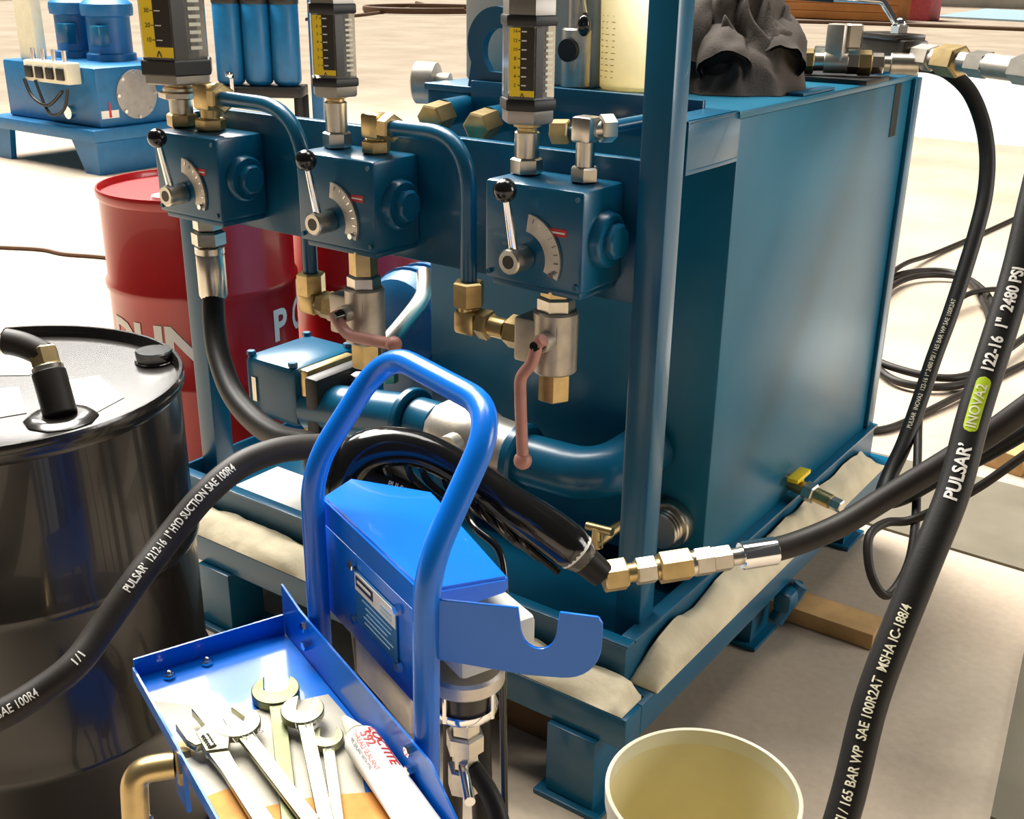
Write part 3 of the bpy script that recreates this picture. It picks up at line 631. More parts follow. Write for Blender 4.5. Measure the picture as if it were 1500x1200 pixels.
obj('cable_tie', B().lathe(c0-dr*.004, dr, [(0, .0305), (.001, .0325), (.009, .0315), (.010, .029)], 24), 'white', h)
obj('sleeve_end', B().cyl(c1-dr*.004, fx0+dr*.012, .024, .021, seg=20), 'rubber', h)
for k in range(9):
    t = .30+.055*k; q = P[int(t*(len(P)-1))]; dq = V((.02+.012*k/9, .03, -.045-.012*random.random()))
    off = V((.006, -.012, -.022))
    obj('loose_strand', B().tube(smooth([q+off, q+off+dq*.5+V((0, -.012, 0)), q+off+dq*1.15+V((.02, .0, -.012))], 4), .0055, 8), 'film', h)
# second hose under the handle
h, P = hose('hydraulic_hose', [(-1.08, 1.13, .865), (-1.03, 1.165, .845), (-.99, 1.19, .80), (-.96, 1.21, .72), (-.95, 1.24, .5), (-.96, 1.28, .03)], .019, 'black hose with a short white mark dropping below the shiny sleeve', 'rubber')
text_path('lettering', 'PULSAR', .013, P, .019, .035, V((.3, -.8, .6)), 'white', h, .0002, stretch=.8)

# hose hanging from the far valve block
h, P = hose('hydraulic_hose', [(-2.10, 1.70, .86), (-2.069, 1.669, 0.787), (-2.01, 1.628, 0.724), (-1.905, 1.573, 0.674), (-1.777, 1.523, 0.656), (-1.654, 1.482, 0.663), (-1.531, 1.449, 0.687), (-1.46, 1.40, .66), (-1.40, 1.39, .58), (-1.36, 1.39, .45), (-1.36, 1.41, .25), (-1.38, 1.43, .03)], .027, 'thick black hose hanging from a crimped ferrule under the valve block with the largest meter', 'rubber')
obj('ferrule', B().lathe((-2.10, 1.70, .968), (0, 0, -1), [(0, .028), (.004, .035), (.018, .035), (.020, .032), (.024, .034), (.12, .034), (.126, .031)], 28), 'steel', h)

# thin hoses on the floor at the right
coil = [(-1.347, 4.357), (-1.62, 5.2), (-1.784, 5.874), (-1.76, 6.25), (-1.547, 6.40), (-1.247, 5.968), (-1.021, 5.049), (-.987, 4.616), (-1.119, 4.43), (-1.298, 4.48), (-1.529, 4.894), (-1.70, 5.6), (-1.69, 6.12), (-1.453, 6.25), (-1.20, 5.7), (-1.05, 5.2)]
h, P = hose('thin_hose', [(x, y, .014+.0016*i) for i, (x, y) in enumerate(coil)], .0165, 'thin black hose lying in loose loops on the floor behind the tank', 'rubber2')
h, P = hose('thin_hose', [(x, y, .045+.0*i) for i, (x, y) in enumerate([(-1.48, 4.66), (-1.30, 4.54), (-1.094, 4.52), (-.99, 4.66), (-.955, 5.04), (-.93, 5.4)])], .0165, 'short thin black hose lying across the near side of the floor loops', 'rubber2')
h, P = hose('thin_hose', [(-1.585, 9.499, .014), (-1.637, 8.413, .014), (-1.701, 7.592, .014), (-1.775, 6.79, .02), (-1.80, 6.312, .05), (-1.76, 5.851, .06), (-1.66, 5.323, .05), (-1.56, 4.873, .05), (-1.50, 4.4, .03), (-1.5, 3.9, .014)], .014, 'straight thin black hose running away from the loops towards the white floor paint', 'rubber2')
h, P = hose('thin_hose', [(-.95, 6.5, .014), (-1.1, 6.3, .014), (-1.255, 6.02, .06), (-1.335, 5.80, .06), (-1.335, 5.50, .03), (-1.26, 5.06, .014)], .014, 'small thin black hose arching inside the floor loops', 'rubber2')
h, P = hose('thin_hose', [(-1.30, 3.80, .014), (-1.183, 3.845, .014), (-1.097, 3.928, .014), (-1.04, 4.151, .014), (-.985, 4.39, .022), (-.92, 4.75, .014), (-.84, 5.131, .014), (-.7, 5.6, .014)], .0145, 'thin black hose coming out from behind the tank bottom corner', 'rubber2')
loop = [(-.66, 2.60, 1.05), (-0.645, 2.542, 0.85), (-0.618, 2.44, 0.71), (-0.565, 2.288, 0.613), (-0.518, 2.158, 0.54), (-0.5, 2.075, 0.48), (-0.513, 2.008, 0.443), (-0.548, 2.002, 0.481), (-0.575, 2.044, 0.536), (-0.565, 2.111, 0.545), (-0.530, 2.150, 0.545), (-0.484, 2.171, 0.577), (-0.416, 2.185, 0.641), (-0.337, 2.211, 0.735), (-.22, 2.24, .87), (-.02, 2.26, .92), (.16, 2.3, .6), (.26, 2.32, .02), (.4, 2.36, .015)]
loop = [V(q)+(V(q)-V((0, 0, 1.6))).normalized()*.036 for q in top[4:12]] + loop[3:]
h, P = hose('thin_hose', loop, .0092, 'thin grey-black hose hanging in a small loop below the crossing hose', 'rubber2')

# mains cord by the cart
h, P = hose('power_cord', [(-.93, 1.19, .83), (-.895, 1.165, .825), (-.85, 1.165, .80), (-.825, 1.145, .74), (-.818, 1.132, .64), (-.812, 1.13, .45), (-.804, 1.125, .28), (-.80, 1.11, .12), (-.79, 1.08, .02), (-.74, 1.0, .006), (-.6, .90, .006)], .0055, 'thin black power cord hanging beside the blue hook plate', 'plasticblk', cat='cord')

# ------------------------------------------------------------------ drums
def drum(name, c, r, z1, body, lid, label, z0=0.0):
    H = z1-z0; d = thing(name, label, 'drum', (c[0], c[1], z0)); cx, cy = c
    prof = [(0, r*.985), (.006, r), (.018, r), (.024, r*.975)]
    for k in (1, 2):
        zc = H*k/3
        prof += [(zc-.022, r*.972), (zc-.008, r*1.0), (zc+.008, r*1.0), (zc+.022, r*.972)]
    prof += [(H-.03, r*.972), (H-.026, r*.972)]
    obj('drum_body', B().lathe((cx, cy, z0), (0, 0, 1), prof, 72), body, d)
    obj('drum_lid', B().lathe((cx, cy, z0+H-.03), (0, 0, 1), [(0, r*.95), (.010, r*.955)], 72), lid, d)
    rp_ = [(-.034, r*.972), (-.022, r*1.0), (-.006, r*1.0), (0, r*.992), (0, r*.975), (-.006, r*.965), (-.02, r*.955)]
    obj('drum_rim', B().lathe((cx, cy, z0+H), (0, 0, 1), rp_, 72, capa=False, capb=False), body, d)
    return d
bc = (-1.777, .954)
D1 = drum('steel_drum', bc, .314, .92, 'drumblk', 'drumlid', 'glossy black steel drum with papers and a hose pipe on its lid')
lid_z = .900
b = B(); b.lathe((-1.686, 1.215, lid_z-.003), (0, 0, 1), [(0, .036), (.006, .036), (.010, .030)], 26); obj('bung_ring', b, 'drumblk', D1)
b = B(); b.lathe((-1.686, 1.215, lid_z+.005), (0, 0, 1), [(0, .032), (.003, .034), (.015, .034), (.018, .031)], 26); obj('bung_cap', b, 'chrome', D1)
q = V((-1.575, .945, lid_z-.003))
b = B(); b.lathe(q, (0, 0, 1), [(0, .058), (.005, .058), (.012, .046), (.012, .034)], 10); obj('bung_ring', b, 'drumblk', D1)
sp = thing('suction_hose', 'black dip pipe and hose with brass nut standing in the black drum lid', 'hose', q+V((0, 0, .008)))
ax = V((-.06, .02, .10)).normalized()
q1 = q+V((0, 0, .010))
obj('dip_pipe', B().cyl(q1, q1+ax*.075, .027, ch=.002), 'rubber2', sp)
obj('pipe_collar', B().cyl(q1+ax*.072, q1+ax*.084, .025, ch=.002), 'steel', sp)
obj('hex_nut', B().hexa(q1+ax*.083, q1+ax*.115, .024), 'brass', sp)
q2 = q1+ax*.108
obj('hose_tube', B().tube(smooth([q2+V((.004, 0, -.004)), q2+V((-.04, -.02, .012)), q2+V((-.10, -.06, .018)), q2+V((-.22, -.15, .016)), q2+V((-.40, -.30, -.02)), q2+V((-.55, -.42, -.2))], 6), .0215, 16), 'rubber2', sp)
obj('hose_clamp', B().lathe(q2+V((-.055, -.029, .0145)), V((-.06, -.04, .005)), [(0, .022), (.001, .0235), (.013, .0235), (.014, .022)], 20), 'steel', sp)
def sheet(name, pts, z, m_, label, cat='paper', th=.0006, curl=.0):
    b = B(); b.prism(pts, (0, 0, z), (1, 0, 0), (0, 1, 0), th); return tag(obj(name, b, m_, flat=True), label, cat)
sheet('paper_sheet', [(-2.02, 1.06), (-1.985, 1.135), (-1.835, 1.108), (-1.80, 1.03), (-1.86, .98)], lid_z+.001, 'paper', 'white paper sheet under the hose pipe on the black drum lid')
sheet('paper_sheet', [(-1.745, 1.01), (-1.70, 1.105), (-1.575, 1.066), (-1.55, .985), (-1.60, .99), (-1.66, .97)], lid_z+.001, 'paper', 'white paper sheet lying between the pipe and the round cap on the black drum lid')
sheet('paper_sheet', [(-1.80, .93), (-1.76, .985), (-1.64, .925), (-1.66, .88), (-1.75, .86)], lid_z+.001, 'paper', 'stained white paper sheet near the rim of the black drum lid')

rc = (-2.844, 2.269)
pal = thing('wooden_pallet', 'wooden pallet under the lettered red drum', 'pallet', (rc[0], rc[1], 0))
for k in range(5):
    obj('deck_board', B().b2(rc[0]-.31, rc[0]+.31, rc[1]-.31+.13*k, rc[1]-.21+.13*k, .045, .066, .002), 'wood', pal)
for k in range(3):
    obj('bearer', B().b2(rc[0]-.31+.26*k, rc[0]-.21+.26*k, rc[1]-.31, rc[1]+.31, 0, .045, .002), 'wood', pal)
D2 = drum('steel_drum', rc, .298, .95, 'red', 'red', 'red steel drum with large white letters behind the black drum', .066)
text_drum('lettering', 'DUN', .155, rc, .298*.973, .505, -1.33, 'white', D2, .006)
text_drum('lettering', 'P C', .14, rc, .298*.973, .525, .42, 'white', D2, .004)
obj('bung_cap', B().lathe((rc[0]+.06, rc[1]-.16, .93), (0, 0, 1), [(0, .045), (.012, .042)], 20), 'white', D2)
D3 = drum('steel_drum', (-2.68, 2.89), .298, .88, 'red', 'red', 'plain red steel drum mostly hidden behind the motor')

# ------------------------------------------------------------------ blue filter cart (own axes: x along the legs, y to the back)
ca = -.3735
CART = thing('filter_cart', 'bright blue hand cart with bent tube handle, hood, hook plate and tool tray', 'cart', (-1.009, .952, 0), ca)
def cp(n, b_, m_, par=CART, **k): return obj(n, b_, m_, par, world=False, **k)
hr = .0158
hp_ = fillet([(0, 0, .14), (0, 0, .965), (.005, .115, 1.115), (.285, .115, 1.125), (.320, 0, .97), (.302, 0, .14)], [.16, .075, .075, .16], 9)
cp('handle_frame', B().tube(hp_, hr, 20), 'cart')
# hood: front panel and sloping cover
hp2 = [(-.02, .022), (.272, .022), (.268, .145), (.0, .185), (-.075, .09)]
bm = bmesh.new()
zt = lambda x, y: .913-.16*(y-.022)-.05*max(0, x-.22)
tv = [bm.verts.new((x, y, zt(x, y))) for x, y in hp2]; bv_ = [bm.verts.new((x, y, .868)) for k, (x, y) in enumerate(hp2)]
bm.faces.new(tv)
for k in (0, 1, 2, 3, 4):
    j = (k+1) % 5; bm.faces.new((tv[k], tv[j], bv_[j], bv_[k]))
bm.faces.new(bv_[::-1])
bmesh.ops.bevel(bm, geom=[e for e in bm.edges], offset=.004, segments=2, affect='EDGES')
cp('hood', bm, 'cart')
cp('hood_front', B().b2(-.02, .272, .021, .026, .735, .872, .001), 'cart')
np_ = cp('name_plate', B().box((.147, .019, .812), (.118, .002, .078), .0005), 'blueprint')
cp('plate_header', B().box((.147, .0175, .836), (.116, .001, .026)), 'white', np_)
cp('plate_logo', B().box((.118, .0168, .838), (.050, .0008, .015)), 'black', np_)
cp('plate_logo_print', B().box((.118, .0162, .8385), (.040, .0006, .004)), 'white', np_)
b = B()
for k in range(5): b.box((.150+.004*(k % 2), .0178, .815-.008*k), (.085-.012*(k % 3), .0006, .0017))
b.box((.18, .0168, .838), (.03, .0008, .004)); b.box((.18, .0168, .831), (.03, .0008, .003)); cp('plate_print', b, 'palebl', np_)
for x, z in ((.082, .856), (.212, .856), (.082, .772), (.212, .772)):
    cp('plate_bolt', B().hexa((x, .021, z), (x, .013, z), .0075), 'chrome')
# motor under the hood
b = B(); b.box((.21, .115, .812), (.17, .11, .06), .008); cp('motor_box', b, 'greyp')
cp('motor_end', B().cyl((.10, .10, .66), (.10, .10, .80), .065, ch=.006, seg=28), 'core')
cp('pump_block', B().box((.12, .07, .69), (.17, .07, .08), .008), 'alu')
# hook plate
a45 = Matrix.Rotation(math.radians(45), 3, 'Z')
hk = [(.0, .030), (.118, .033), (.122, .002)] + arc(.145, .003, .0235, 180, 360, 10) + [(.172, .034), (.222, .034), (.228, .026)] + arc(.178, -.005, .050, 0, -90, 8) + [(.13, -.058), (.0, -.054)]
cp('hook_plate', B().prism([(x*.86, y*.95) for x, y in hk], (.322, .004, .905), a45 @ V((1, 0, 0)), (0, 0, 1), .004, .0008), 'cart')
# tray
zt_ = .672
b = B(); b.b2(-.085, .44, -.24, -.022, zt_-.003, zt_); b.b2(-.088, -.085, -.24, -.022, zt_-.003, .702); b.b2(-.085, .44, -.243, -.24, zt_-.003, .690); b.b2(.44, .443, -.24, -.022, zt_-.003, .702)
cp('tray', b, 'cart')
poly = [(-.088, zt_-.003), (.43, zt_-.003), (.443, .69), (.36, .742), (-.02, .742), (-.088, .752)]
cp('tray_back', B().prism(poly, (0, -.0195, 0), (1, 0, 0), (0, 0, 1), .003), 'cart')
for x, z in ((.003, .73), (.003, .70), (.315, .73), (.315, .70)): cp('tray_bolt', B().hexa((x, -.02, z), (x, -.029, z), .0075), 'chrome')
for x, y in ((-.062, -.200), (-.066, -.145)): cp('tray_bolt', B().hexa((x, y, zt_), (x, y, zt_+.006), .0085).sph((x, y, zt_+.006), .006, 10), 'chrome')
# filter bowl and fittings below the hook plate
cp('filter_head', B().cyl((.235, .10, .735), (.235, .10, .76), .052, ch=.004, seg=30), 'alu')
fb = cp('filter_bowl', B().lathe((.235, .10, .69), (0, 0, 1), [(0, .026), (.006, .038), (.05, .040)], 28), 'core')
cp('bowl_guard', B().lathe((.235, .10, .688), (0, 0, 1), [(0, .030), (.004, .042), (.010, .044), (.016, .042)], 28), 'chrome', fb)
for k in range(4):
    a = k*PI/2+.4; cp('guard_bar', B().tube([(.235+.043*math.cos(a), .10+.043*math.sin(a), .695), (.235+.043*math.cos(a), .10+.043*math.sin(a), .74)], .0035, 8), 'chrome', fb)
for z0, z1, r in ((.655, .690, .020), (.625, .655, .026), (.60, .626, .018), (.56, .60, .024)): cp('hex_fitting', B().hexa((.235, .10, z0), (.235, .10, z1), r), 'steel')
cp('bleed_tap', B().cyl((.235, .095, .61), (.315, .06, .615), .007, seg=12), 'chrome')
cp('drain_hose', B().tube(smooth([(.245, .105, .60), (.29, .115, .56), (.35, .11, .46), (.39, .11, .32), (.40, .12, .20), (.37, .12, .15)]), .013, 12), 'rubber')
# brass elbow on the tray front
eb = cp('brass_elbow', B().tube(fillet([(.10, -.245, .655), (.085, -.292, .655), (.10, -.300, .59)], .03, 8), .017, 18), 'brass')
cp('elbow_nut', B().hexa((.107, -.222, .655), (.102, -.244, .655), .026), 'brass', eb)
for z0, z1, r in ((.555, .595, .021), (.52, .556, .025), (.48, .52, .020)): cp('hex_fitting', B().hexa((.10+(.595-z1)*.1, -.300, z1), (.10+(.595-z0)*.1, -.300, z0), r), 'steel')
cp('intake_hose', B().tube(smooth([(.11, -.300, .485), (.125, -.30, .40), (.13, -.27, .28), (.12, -.20, .18)]), .016, 14), 'rubber')
cp('intake_bracket', B().b2(.09, .13, -.243, -.238, .60, .672), 'cart')
# base and wheels
b = B(); b.b2(-.04, .36, -.24, .12, .13, .14); b.b2(-.03, .35, -.235, -.215, .02, .13); cp('base_plate', b, 'cart')
cp('axle', B().cyl((-.10, .09, .10), (.42, .09, .10), .01, seg=12), 'steel')
for x in (-.085, .385):
    wh = cp('wheel', B().lathe((x, .09, .10), (1, 0, 0), [(0, .055), (.002, .09), (.008, .10), (.032, .10), (.038, .09), (.04, .055)], 32), 'rubber')
    cp('wheel_hub', B().cyl((x-.003, .09, .10), (x+.043, .09, .10), .05, seg=24), 'steel', wh)
cw = CART.matrix_basis
def cworld(x, y, z): return cw @ V((x, y, z))

# wrenches in the tray
ZT = zt_+.0008
sheet_pts = [(-.02, -.235), (.02, -.19), (.065, -.165), (.075, -.10), (.09, -.03), (.16, -.028), (.30, -.075), (.432, -.10), (.432, -.236)]
b = B(); b.prism([(cworld(x, y, 0).x, cworld(x, y, 0).y) for x, y in sheet_pts], (0, 0, ZT), (1, 0, 0), (0, 1, 0), .001)
tag(obj('paper_towel', b, 'towel', flat=True), 'white paper towel lining the blue tool tray under the wrenches', 'paper')
b = B(); b.prism([(cworld(x, y, 0).x, cworld(x, y, 0).y) for x, y in [(.20, -.235), (.20, -.21), (.25, -.195), (.27, -.12), (.30, -.06), (.335, -.052), (.432, -.11), (.432, -.235)]], (0, 0, ZT+.0012), (1, 0, 0), (0, 1, 0), .001)
tag(obj('cloth_rag', b, 'orange', flat=True), 'orange-brown rag on the paper towel in the tool tray', 'rag')
def wrench(name, head, tail, hr_, jaw, wd, z, label, size=None, tilt=15, th=.010, m_='wrench'):
    hd = cworld(*head, z); tl = cworld(*tail, z); d = (tl-hd); d.z = 0; L = d.length; T = d.normalized(); S = V((0, 0, 1)).cross(T)
    w_ = thing(name, label, 'wrench', hd)
    ph = math.pi+math.radians(tilt); al = math.asin(min(.95, jaw/2/hr_))
    pts = [(hr_*math.cos(ph+al+(2*PI-2*al)*k/26)*1.08, hr_*math.sin(ph+al+(2*PI-2*al)*k/26)) for k in range(27)]
    ux_, uy_ = math.cos(ph), math.sin(ph)
    for f, g in ((-.10, -1), (-.28, -.45), (-.28, .45), (-.10, 1)):
        pts.append((ux_*hr_*f - uy_*jaw/2*g, uy_*hr_*f + ux_*jaw/2*g))
    obj('jaw', B().prism(pts, hd, T, S, th, .0012), m_, w_)
    hw = wd/2; sh = [(hr_*.75, -hw*1.15), (hr_*1.5, -hw*.9), (L, -hw), (L+.01, -hw*.6), (L+.01, hw*.6), (L, hw), (hr_*1.5, hw*.9), (hr_*.75, hw*1.15)]
    obj('shank', B().prism(sh, hd-V((0, 0, .001)), T, S, th*.72, .0015), m_, w_)
    if size: text_flat('size_mark', size, hr_*.55, hd+T*hr_*1.15+V((0, 0, th*.36)), S, -T, 'core', w_)
    return w_
g = None
wrench('open_end_wrench', (.058, -.092), (.36, -.19), .032, .034, .021, ZT+.008, 'big dark open-end wrench with wide jaws against the blue tray floor', None, -8, .012, 'wrenchdk')
wrench('open_end_wrench', (.115, -.166), (.43, -.150), .030, .028, .020, ZT+.022, 'open-end wrench with engraved size lying beside the adjustable wrench', '1 5/16', 18)
wrench('open_end_wrench', (.135, -.085), (.42, -.165), .028, .019, .019, ZT+.022, 'pale open-end wrench with engraved size between the large and the small wrench', '1 1/4', -20)
wrench('open_end_wrench', (.186, -.074), (.43, -.160), .021, .020, .015, ZT+.009, 'small open-end wrench next to the white sealant tube', '3/4', -14)
# adjustable wrench
hd = cworld(.120, -.205, ZT+.020); tl = cworld(.43, -.195, ZT+.016); d = (tl-hd); L = d.length; T = d.normalized(); S = V((0, 0, 1)).cross(T).normalized()
aw = thing('adjustable_wrench', 'adjustable wrench with knurled screw at the outer side of the tray', 'wrench', hd)
obj('fixed_jaw', B().prism([(.04, .012), (.01, .026), (-.02, .028), (-.065, .006), (-.06, .000), (-.018, .006), (-.012, -.012), (.03, -.014)], hd, T, S, .013, .0015), 'wrench', aw)
obj('movable_jaw', B().prism([(-.012, -.008), (-.045, -.020), (-.042, -.027), (-.005, -.026), (.012, -.02), (.012, -.010)], hd, T, S, .011, .0012), 'wrench', aw)
b = B()
for k in range(6): b.cyl(hd+T*(.002+.0045*k)+S*(-.004)+V((0, 0, .004)), hd+T*(.005+.0045*k)+S*(-.004)+V((0, 0, .004)), .0065, seg=12)
obj('screw', b, 'chrome', aw)
obj('shank', B().prism([(.025, -.013), (.07, -.009), (L, -.013), (L+.012, -.008), (L+.012, .008), (L, .013), (.07, .009), (.025, .014)], hd-V((0, 0, .001)), T, S, .009, .002), 'wrench', aw)
# sealant tube
p0 = cworld(.180, -.047, ZT+.026); p1 = cworld(.44, -.052, ZT+.026)
T = (p1-p0).normalized(); S = V((0, 0, 1)).cross(T).normalized(); st = thing('sealant_tube', 'white squeeze tube of pipe sealant with red lettering against the tray back', 'tube', p0)
obj('tube_nozzle', B().lathe(p0, T, [(0, .004), (.006, .006), (.03, .012), (.036, .013)], 20), 'rim', st)
bm = bmesh.new(); rings = []
for i in range(13):
    t = i/12; c = p0+T*(.034+.20*t); hw = .0225+.003*t; ht = .0225*(1-.85*t)+.001
    if i == 0: hw = ht = .014
    if i == 1: hw, ht = .0215, .021
    rings.append([bm.verts.new(c+S*(hw*math.cos(2*PI*k/22))+V((0, 0, 1))*(ht*math.sin(2*PI*k/22)-(.0225-ht)*.6)) for k in range(22)])
for a, b_ in zip(rings, rings[1:]):
    for k in range(22): bm.faces.new((a[k], a[(k+1) % 22], b_[(k+1) % 22], b_[k]))
bm.faces.new(rings[0][::-1]); bm.faces.new(rings[-1])
obj('tube_body', bm, 'paper', st)
def on_tube(s, size, x0, y0, m_, off=.0, nm='lettering'):
    bm = text_bm(s, size, off, sub=2)
    for v in bm.verts:
        t = (x0+v.co.x-.034)/.20; hw = .0225+.003*t; ht = .0225*(1-.85*t)+.001; y = max(-.98*hw, min(.98*hw, y0+v.co.y))
        a = math.sqrt(max(0, 1-(y/hw)**2)); v.co = p0+T*(x0+v.co.x)+S*y+V((0, 0, ht*a-(.0225-ht)*.6+.0006))
    return obj(nm, bm, m_, st, flat=True)
on_tube('LOCTITE', .017, .055, .013, 'red_s', .0004); on_tube('592', .017, .060, .000, 'red_s', .0004)
on_tube('THREAD SEALANT', .0085, .052, -.010, 'red_s', 0)
on_tube('PIPE SEALANT WITH PTFE', .005, .058, -.016, 'core', 0)

# ------------------------------------------------------------------ pail, timber, floor sheets
pc = (-.58, 1.352); zr, rr = .38, .156
pl_ = thing('plastic_pail', 'empty cream plastic pail standing on the floor before the skid corner', 'pail', (pc[0], pc[1], 0))
obj('pail_body', B().lathe((pc[0], pc[1], 0), (0, 0, 1), [(.0, rr*.84), (.004, rr*.86), (zr-.03, rr*.975), (zr-.03, rr*.955), (.008, rr*.84), (.006, .001)], 64, capb=False), 'cream', pl_)
obj('pail_rim', B().lathe((pc[0], pc[1], zr-.034), (0, 0, 1), [(0, rr*.975), (.0, rr*.995), (.02, rr*1.0), (.032, rr*1.0), (.034, rr*.985), (.032, rr*.957), (0, rr*.955)], 64, capa=False, capb=False), 'rim', pl_)
def timber(name, x0, x1, y0, y1, h_, m_, label):
    b = B(); b.b2(x0, x1, y0, y1, 0, h_, .004); return tag(obj(name, b, m_), label, 'timber')
timber('timber_block', -1.30, -.652, 2.485, 2.585, .046, 'wood', 'light pine timber block sticking out under the right skid beam')
timber('timber_block', -1.62, -1.035, 1.70, 1.79, .085, 'wooddk', 'dark brown timber under the front of the skid beside the leg')
b = B(); b.box((-.85, 2.40, .13), (.05, .10, .06), .015); b.cyl((-.87, 2.38, .06), (-.83, 2.42, .16), .02)
part('skid_bracket', b, 'blue')
sheet('floor_sheet', [(-1.12, 3.16), (1.4, 3.10), (1.4, 3.62), (-.62, 3.72), (-1.10, 3.70)], .004, 'mat_g', 'grey-green flat sheet lying on the floor behind the tank', 'floor sheet', .008)
sheet('floor_sheet', [(-.252, 2.04), (-.345, 2.75), (1.2, 2.85), (1.2, 1.95)], .004, 'mat_g', 'dark grey sheet on the floor at the far side of the big printed hose', 'floor sheet', .008)
pk = thing('plank', 'pale timber plank lying on the floor near the hose loops', 'plank', (-.6, 4.4, 0))
obj('plank_board', B().box((-.56, 4.42, .035), (.22, 1.2, .07), .004, Matrix.Rotation(-.25, 3, 'Z')), 'wood', pk)
sheet('cardboard_sheet', [(-.60, 3.86), (-.76, 4.75), (-.2, 4.95), (.1, 3.95)], .075, 'paper', 'white cardboard sheet resting on the pale plank', 'cardboard', .006)

# ------------------------------------------------------------------ jacket and jug on the tank
jk = thing('work_jacket', 'crumpled dark grey work jacket heaped on the blue tank lid', 'jacket', (-1.05, 2.38, 1.345))
bm = bmesh.new(); n1, n2 = 70, 84; grid = []
def pleat(x, y):
    p_ = V((x*9, y*7, 1.7)); wv = noise.noise(p_)*1.6+noise.noise(p_*2.1)*.7
    a_ = 1-abs(2*((x*9.0+y*6.0+wv) % 1)-1); c_ = 1-abs(2*((x*-5.0+y*11.0+wv*1.3+.4) % 1)-1)
    return .055*a_**1.3+.04*c_**1.5
for i in range(n1+1):
    rw = []
    for j in range(n2):
        a = 2*PI*j/n2; t = i/n1
        fx = .14*(1+.14*math.cos(3*a+1)+.08*math.sin(5*a)+.05*math.sin(9*a)); fy = .17*(1+.12*math.sin(2*a+.6)+.07*math.cos(5*a)+.04*math.sin(11*a))
        x = -1.10+math.cos(a)*fx*t; y = 2.37+math.sin(a)*fy*t
        back = max(0, min(1, (y-2.26)/.18))
        hgt = (.07+.15*back)*(1-t**3.2)
        z = 1.3465+max(0, hgt+(pleat(x, y)-.035)*(1-t**4)) if i < n1 else 1.3465
        sw = noise.noise_vector(V((x*14, y*14, z*14)))*.030*(1-t**3)
        rw.append(bm.verts.new((x+sw.x, y+sw.y, max(1.3465, z+sw.z*.4))))
    grid.append(rw)
for i in range(n1):
    for j in range(n2): bm.faces.new((grid[i][j], grid[i][(j+1) % n2], grid[i+1][(j+1) % n2], grid[i+1][j]))
bmesh.ops.remove_doubles(bm, verts=grid[0]+grid[1], dist=.006)
bmesh.ops.smooth_vert(bm, verts=[v for v in bm.verts if v.co.z > 1.352], factor=.5, use_axis_x=True, use_axis_y=True, use_axis_z=True)
bmesh.ops.smooth_vert(bm, verts=[v for v in bm.verts if v.co.z > 1.352], factor=.5, use_axis_x=True, use_axis_y=True, use_axis_z=True)
obj('jacket_body', bm, 'cloth', jk, ang=75)
def sleeve(nm, pts, r, seed, flat=1.0):
    P = smooth(pts, 6); n = len(P); bm = bmesh.new(); rings = []; inn = []; nrm = None
    for i, p in enumerate(P):
        t = (P[min(i+1, n-1)]-P[max(i-1, 0)]).normalized()
        if nrm is None: nrm = basis(t)[0]
        nrm = (nrm-t*nrm.dot(t)).normalized(); bn = t.cross(nrm); ring = []
        for k in range(26):
            a = 2*PI*k/26; q = 1+.22*noise.noise(V((math.cos(a)*1.6+seed, math.sin(a)*1.6, i*.35)))
            v = p+(nrm*math.cos(a)+bn*math.sin(a)*flat)*(r*q*(.75+.25*min(1, i/n*2))); v.z = max(1.347, v.z)
            ring.append(bm.verts.new(v))
        rings.append(ring)
    for a, b_ in zip(rings, rings[1:]):
        for k in range(26): bm.faces.new((a[k], a[(k+1) % 26], b_[(k+1) % 26], b_[k]))
    s_ = obj(nm, bm, 'cloth', jk, ang=80)
    bm = bmesh.new(); rr_ = []
    for i in (n-1, n-2, n-4):
        i = max(0, i); c = P[i]; src = [v.co for v in s_.data.vertices][i*26:(i+1)*26]
        rr_.append([bm.verts.new(c+(root_of(s_).matrix_basis @ v-c)*.86+V((0, 0, .0005))) for v in src])
    for a, b_ in zip(rr_, rr_[1:]):
        for k in range(26): bm.faces.new((a[k], a[(k+1) % 26], b_[(k+1) % 26], b_[k]))
    bm.faces.new(rr_[-1]); obj('cuff_lining', bm, 'clothin', s_)
sleeve('sleeve', [(-1.09, 2.53, 1.475), (-1.06, 2.47, 1.465), (-1.02, 2.41, 1.44), (-.99, 2.35, 1.402)], .050, 3)
sleeve('sleeve', [(-1.20, 2.42, 1.45), (-1.165, 2.36, 1.445), (-1.11, 2.31, 1.425), (-1.07, 2.255, 1.392)], .054, 8)
sleeve('jacket_fold', [(-1.12, 2.50, 1.50), (-1.09, 2.45, 1.495), (-1.06, 2.40, 1.475)], .032, 5)
sleeve('jacket_fold', [(-1.15, 2.54, 1.40), (-1.155, 2.48, 1.53), (-1.15, 2.42, 1.565), (-1.14, 2.37, 1.52), (-1.13, 2.34, 1.43)], .042, 12, .7)
sleeve('jacket_fold', [(-1.08, 2.54, 1.40), (-1.09, 2.50, 1.53), (-1.09, 2.45, 1.57), (-1.09, 2.41, 1.53), (-1.09, 2.38, 1.44)], .044, 15, .7)
sleeve('jacket_fold', [(-1.21, 2.46, 1.38), (-1.20, 2.40, 1.49), (-1.185, 2.35, 1.52), (-1.17, 2.30, 1.48), (-1.16, 2.26, 1.40)], .034, 22, .7)

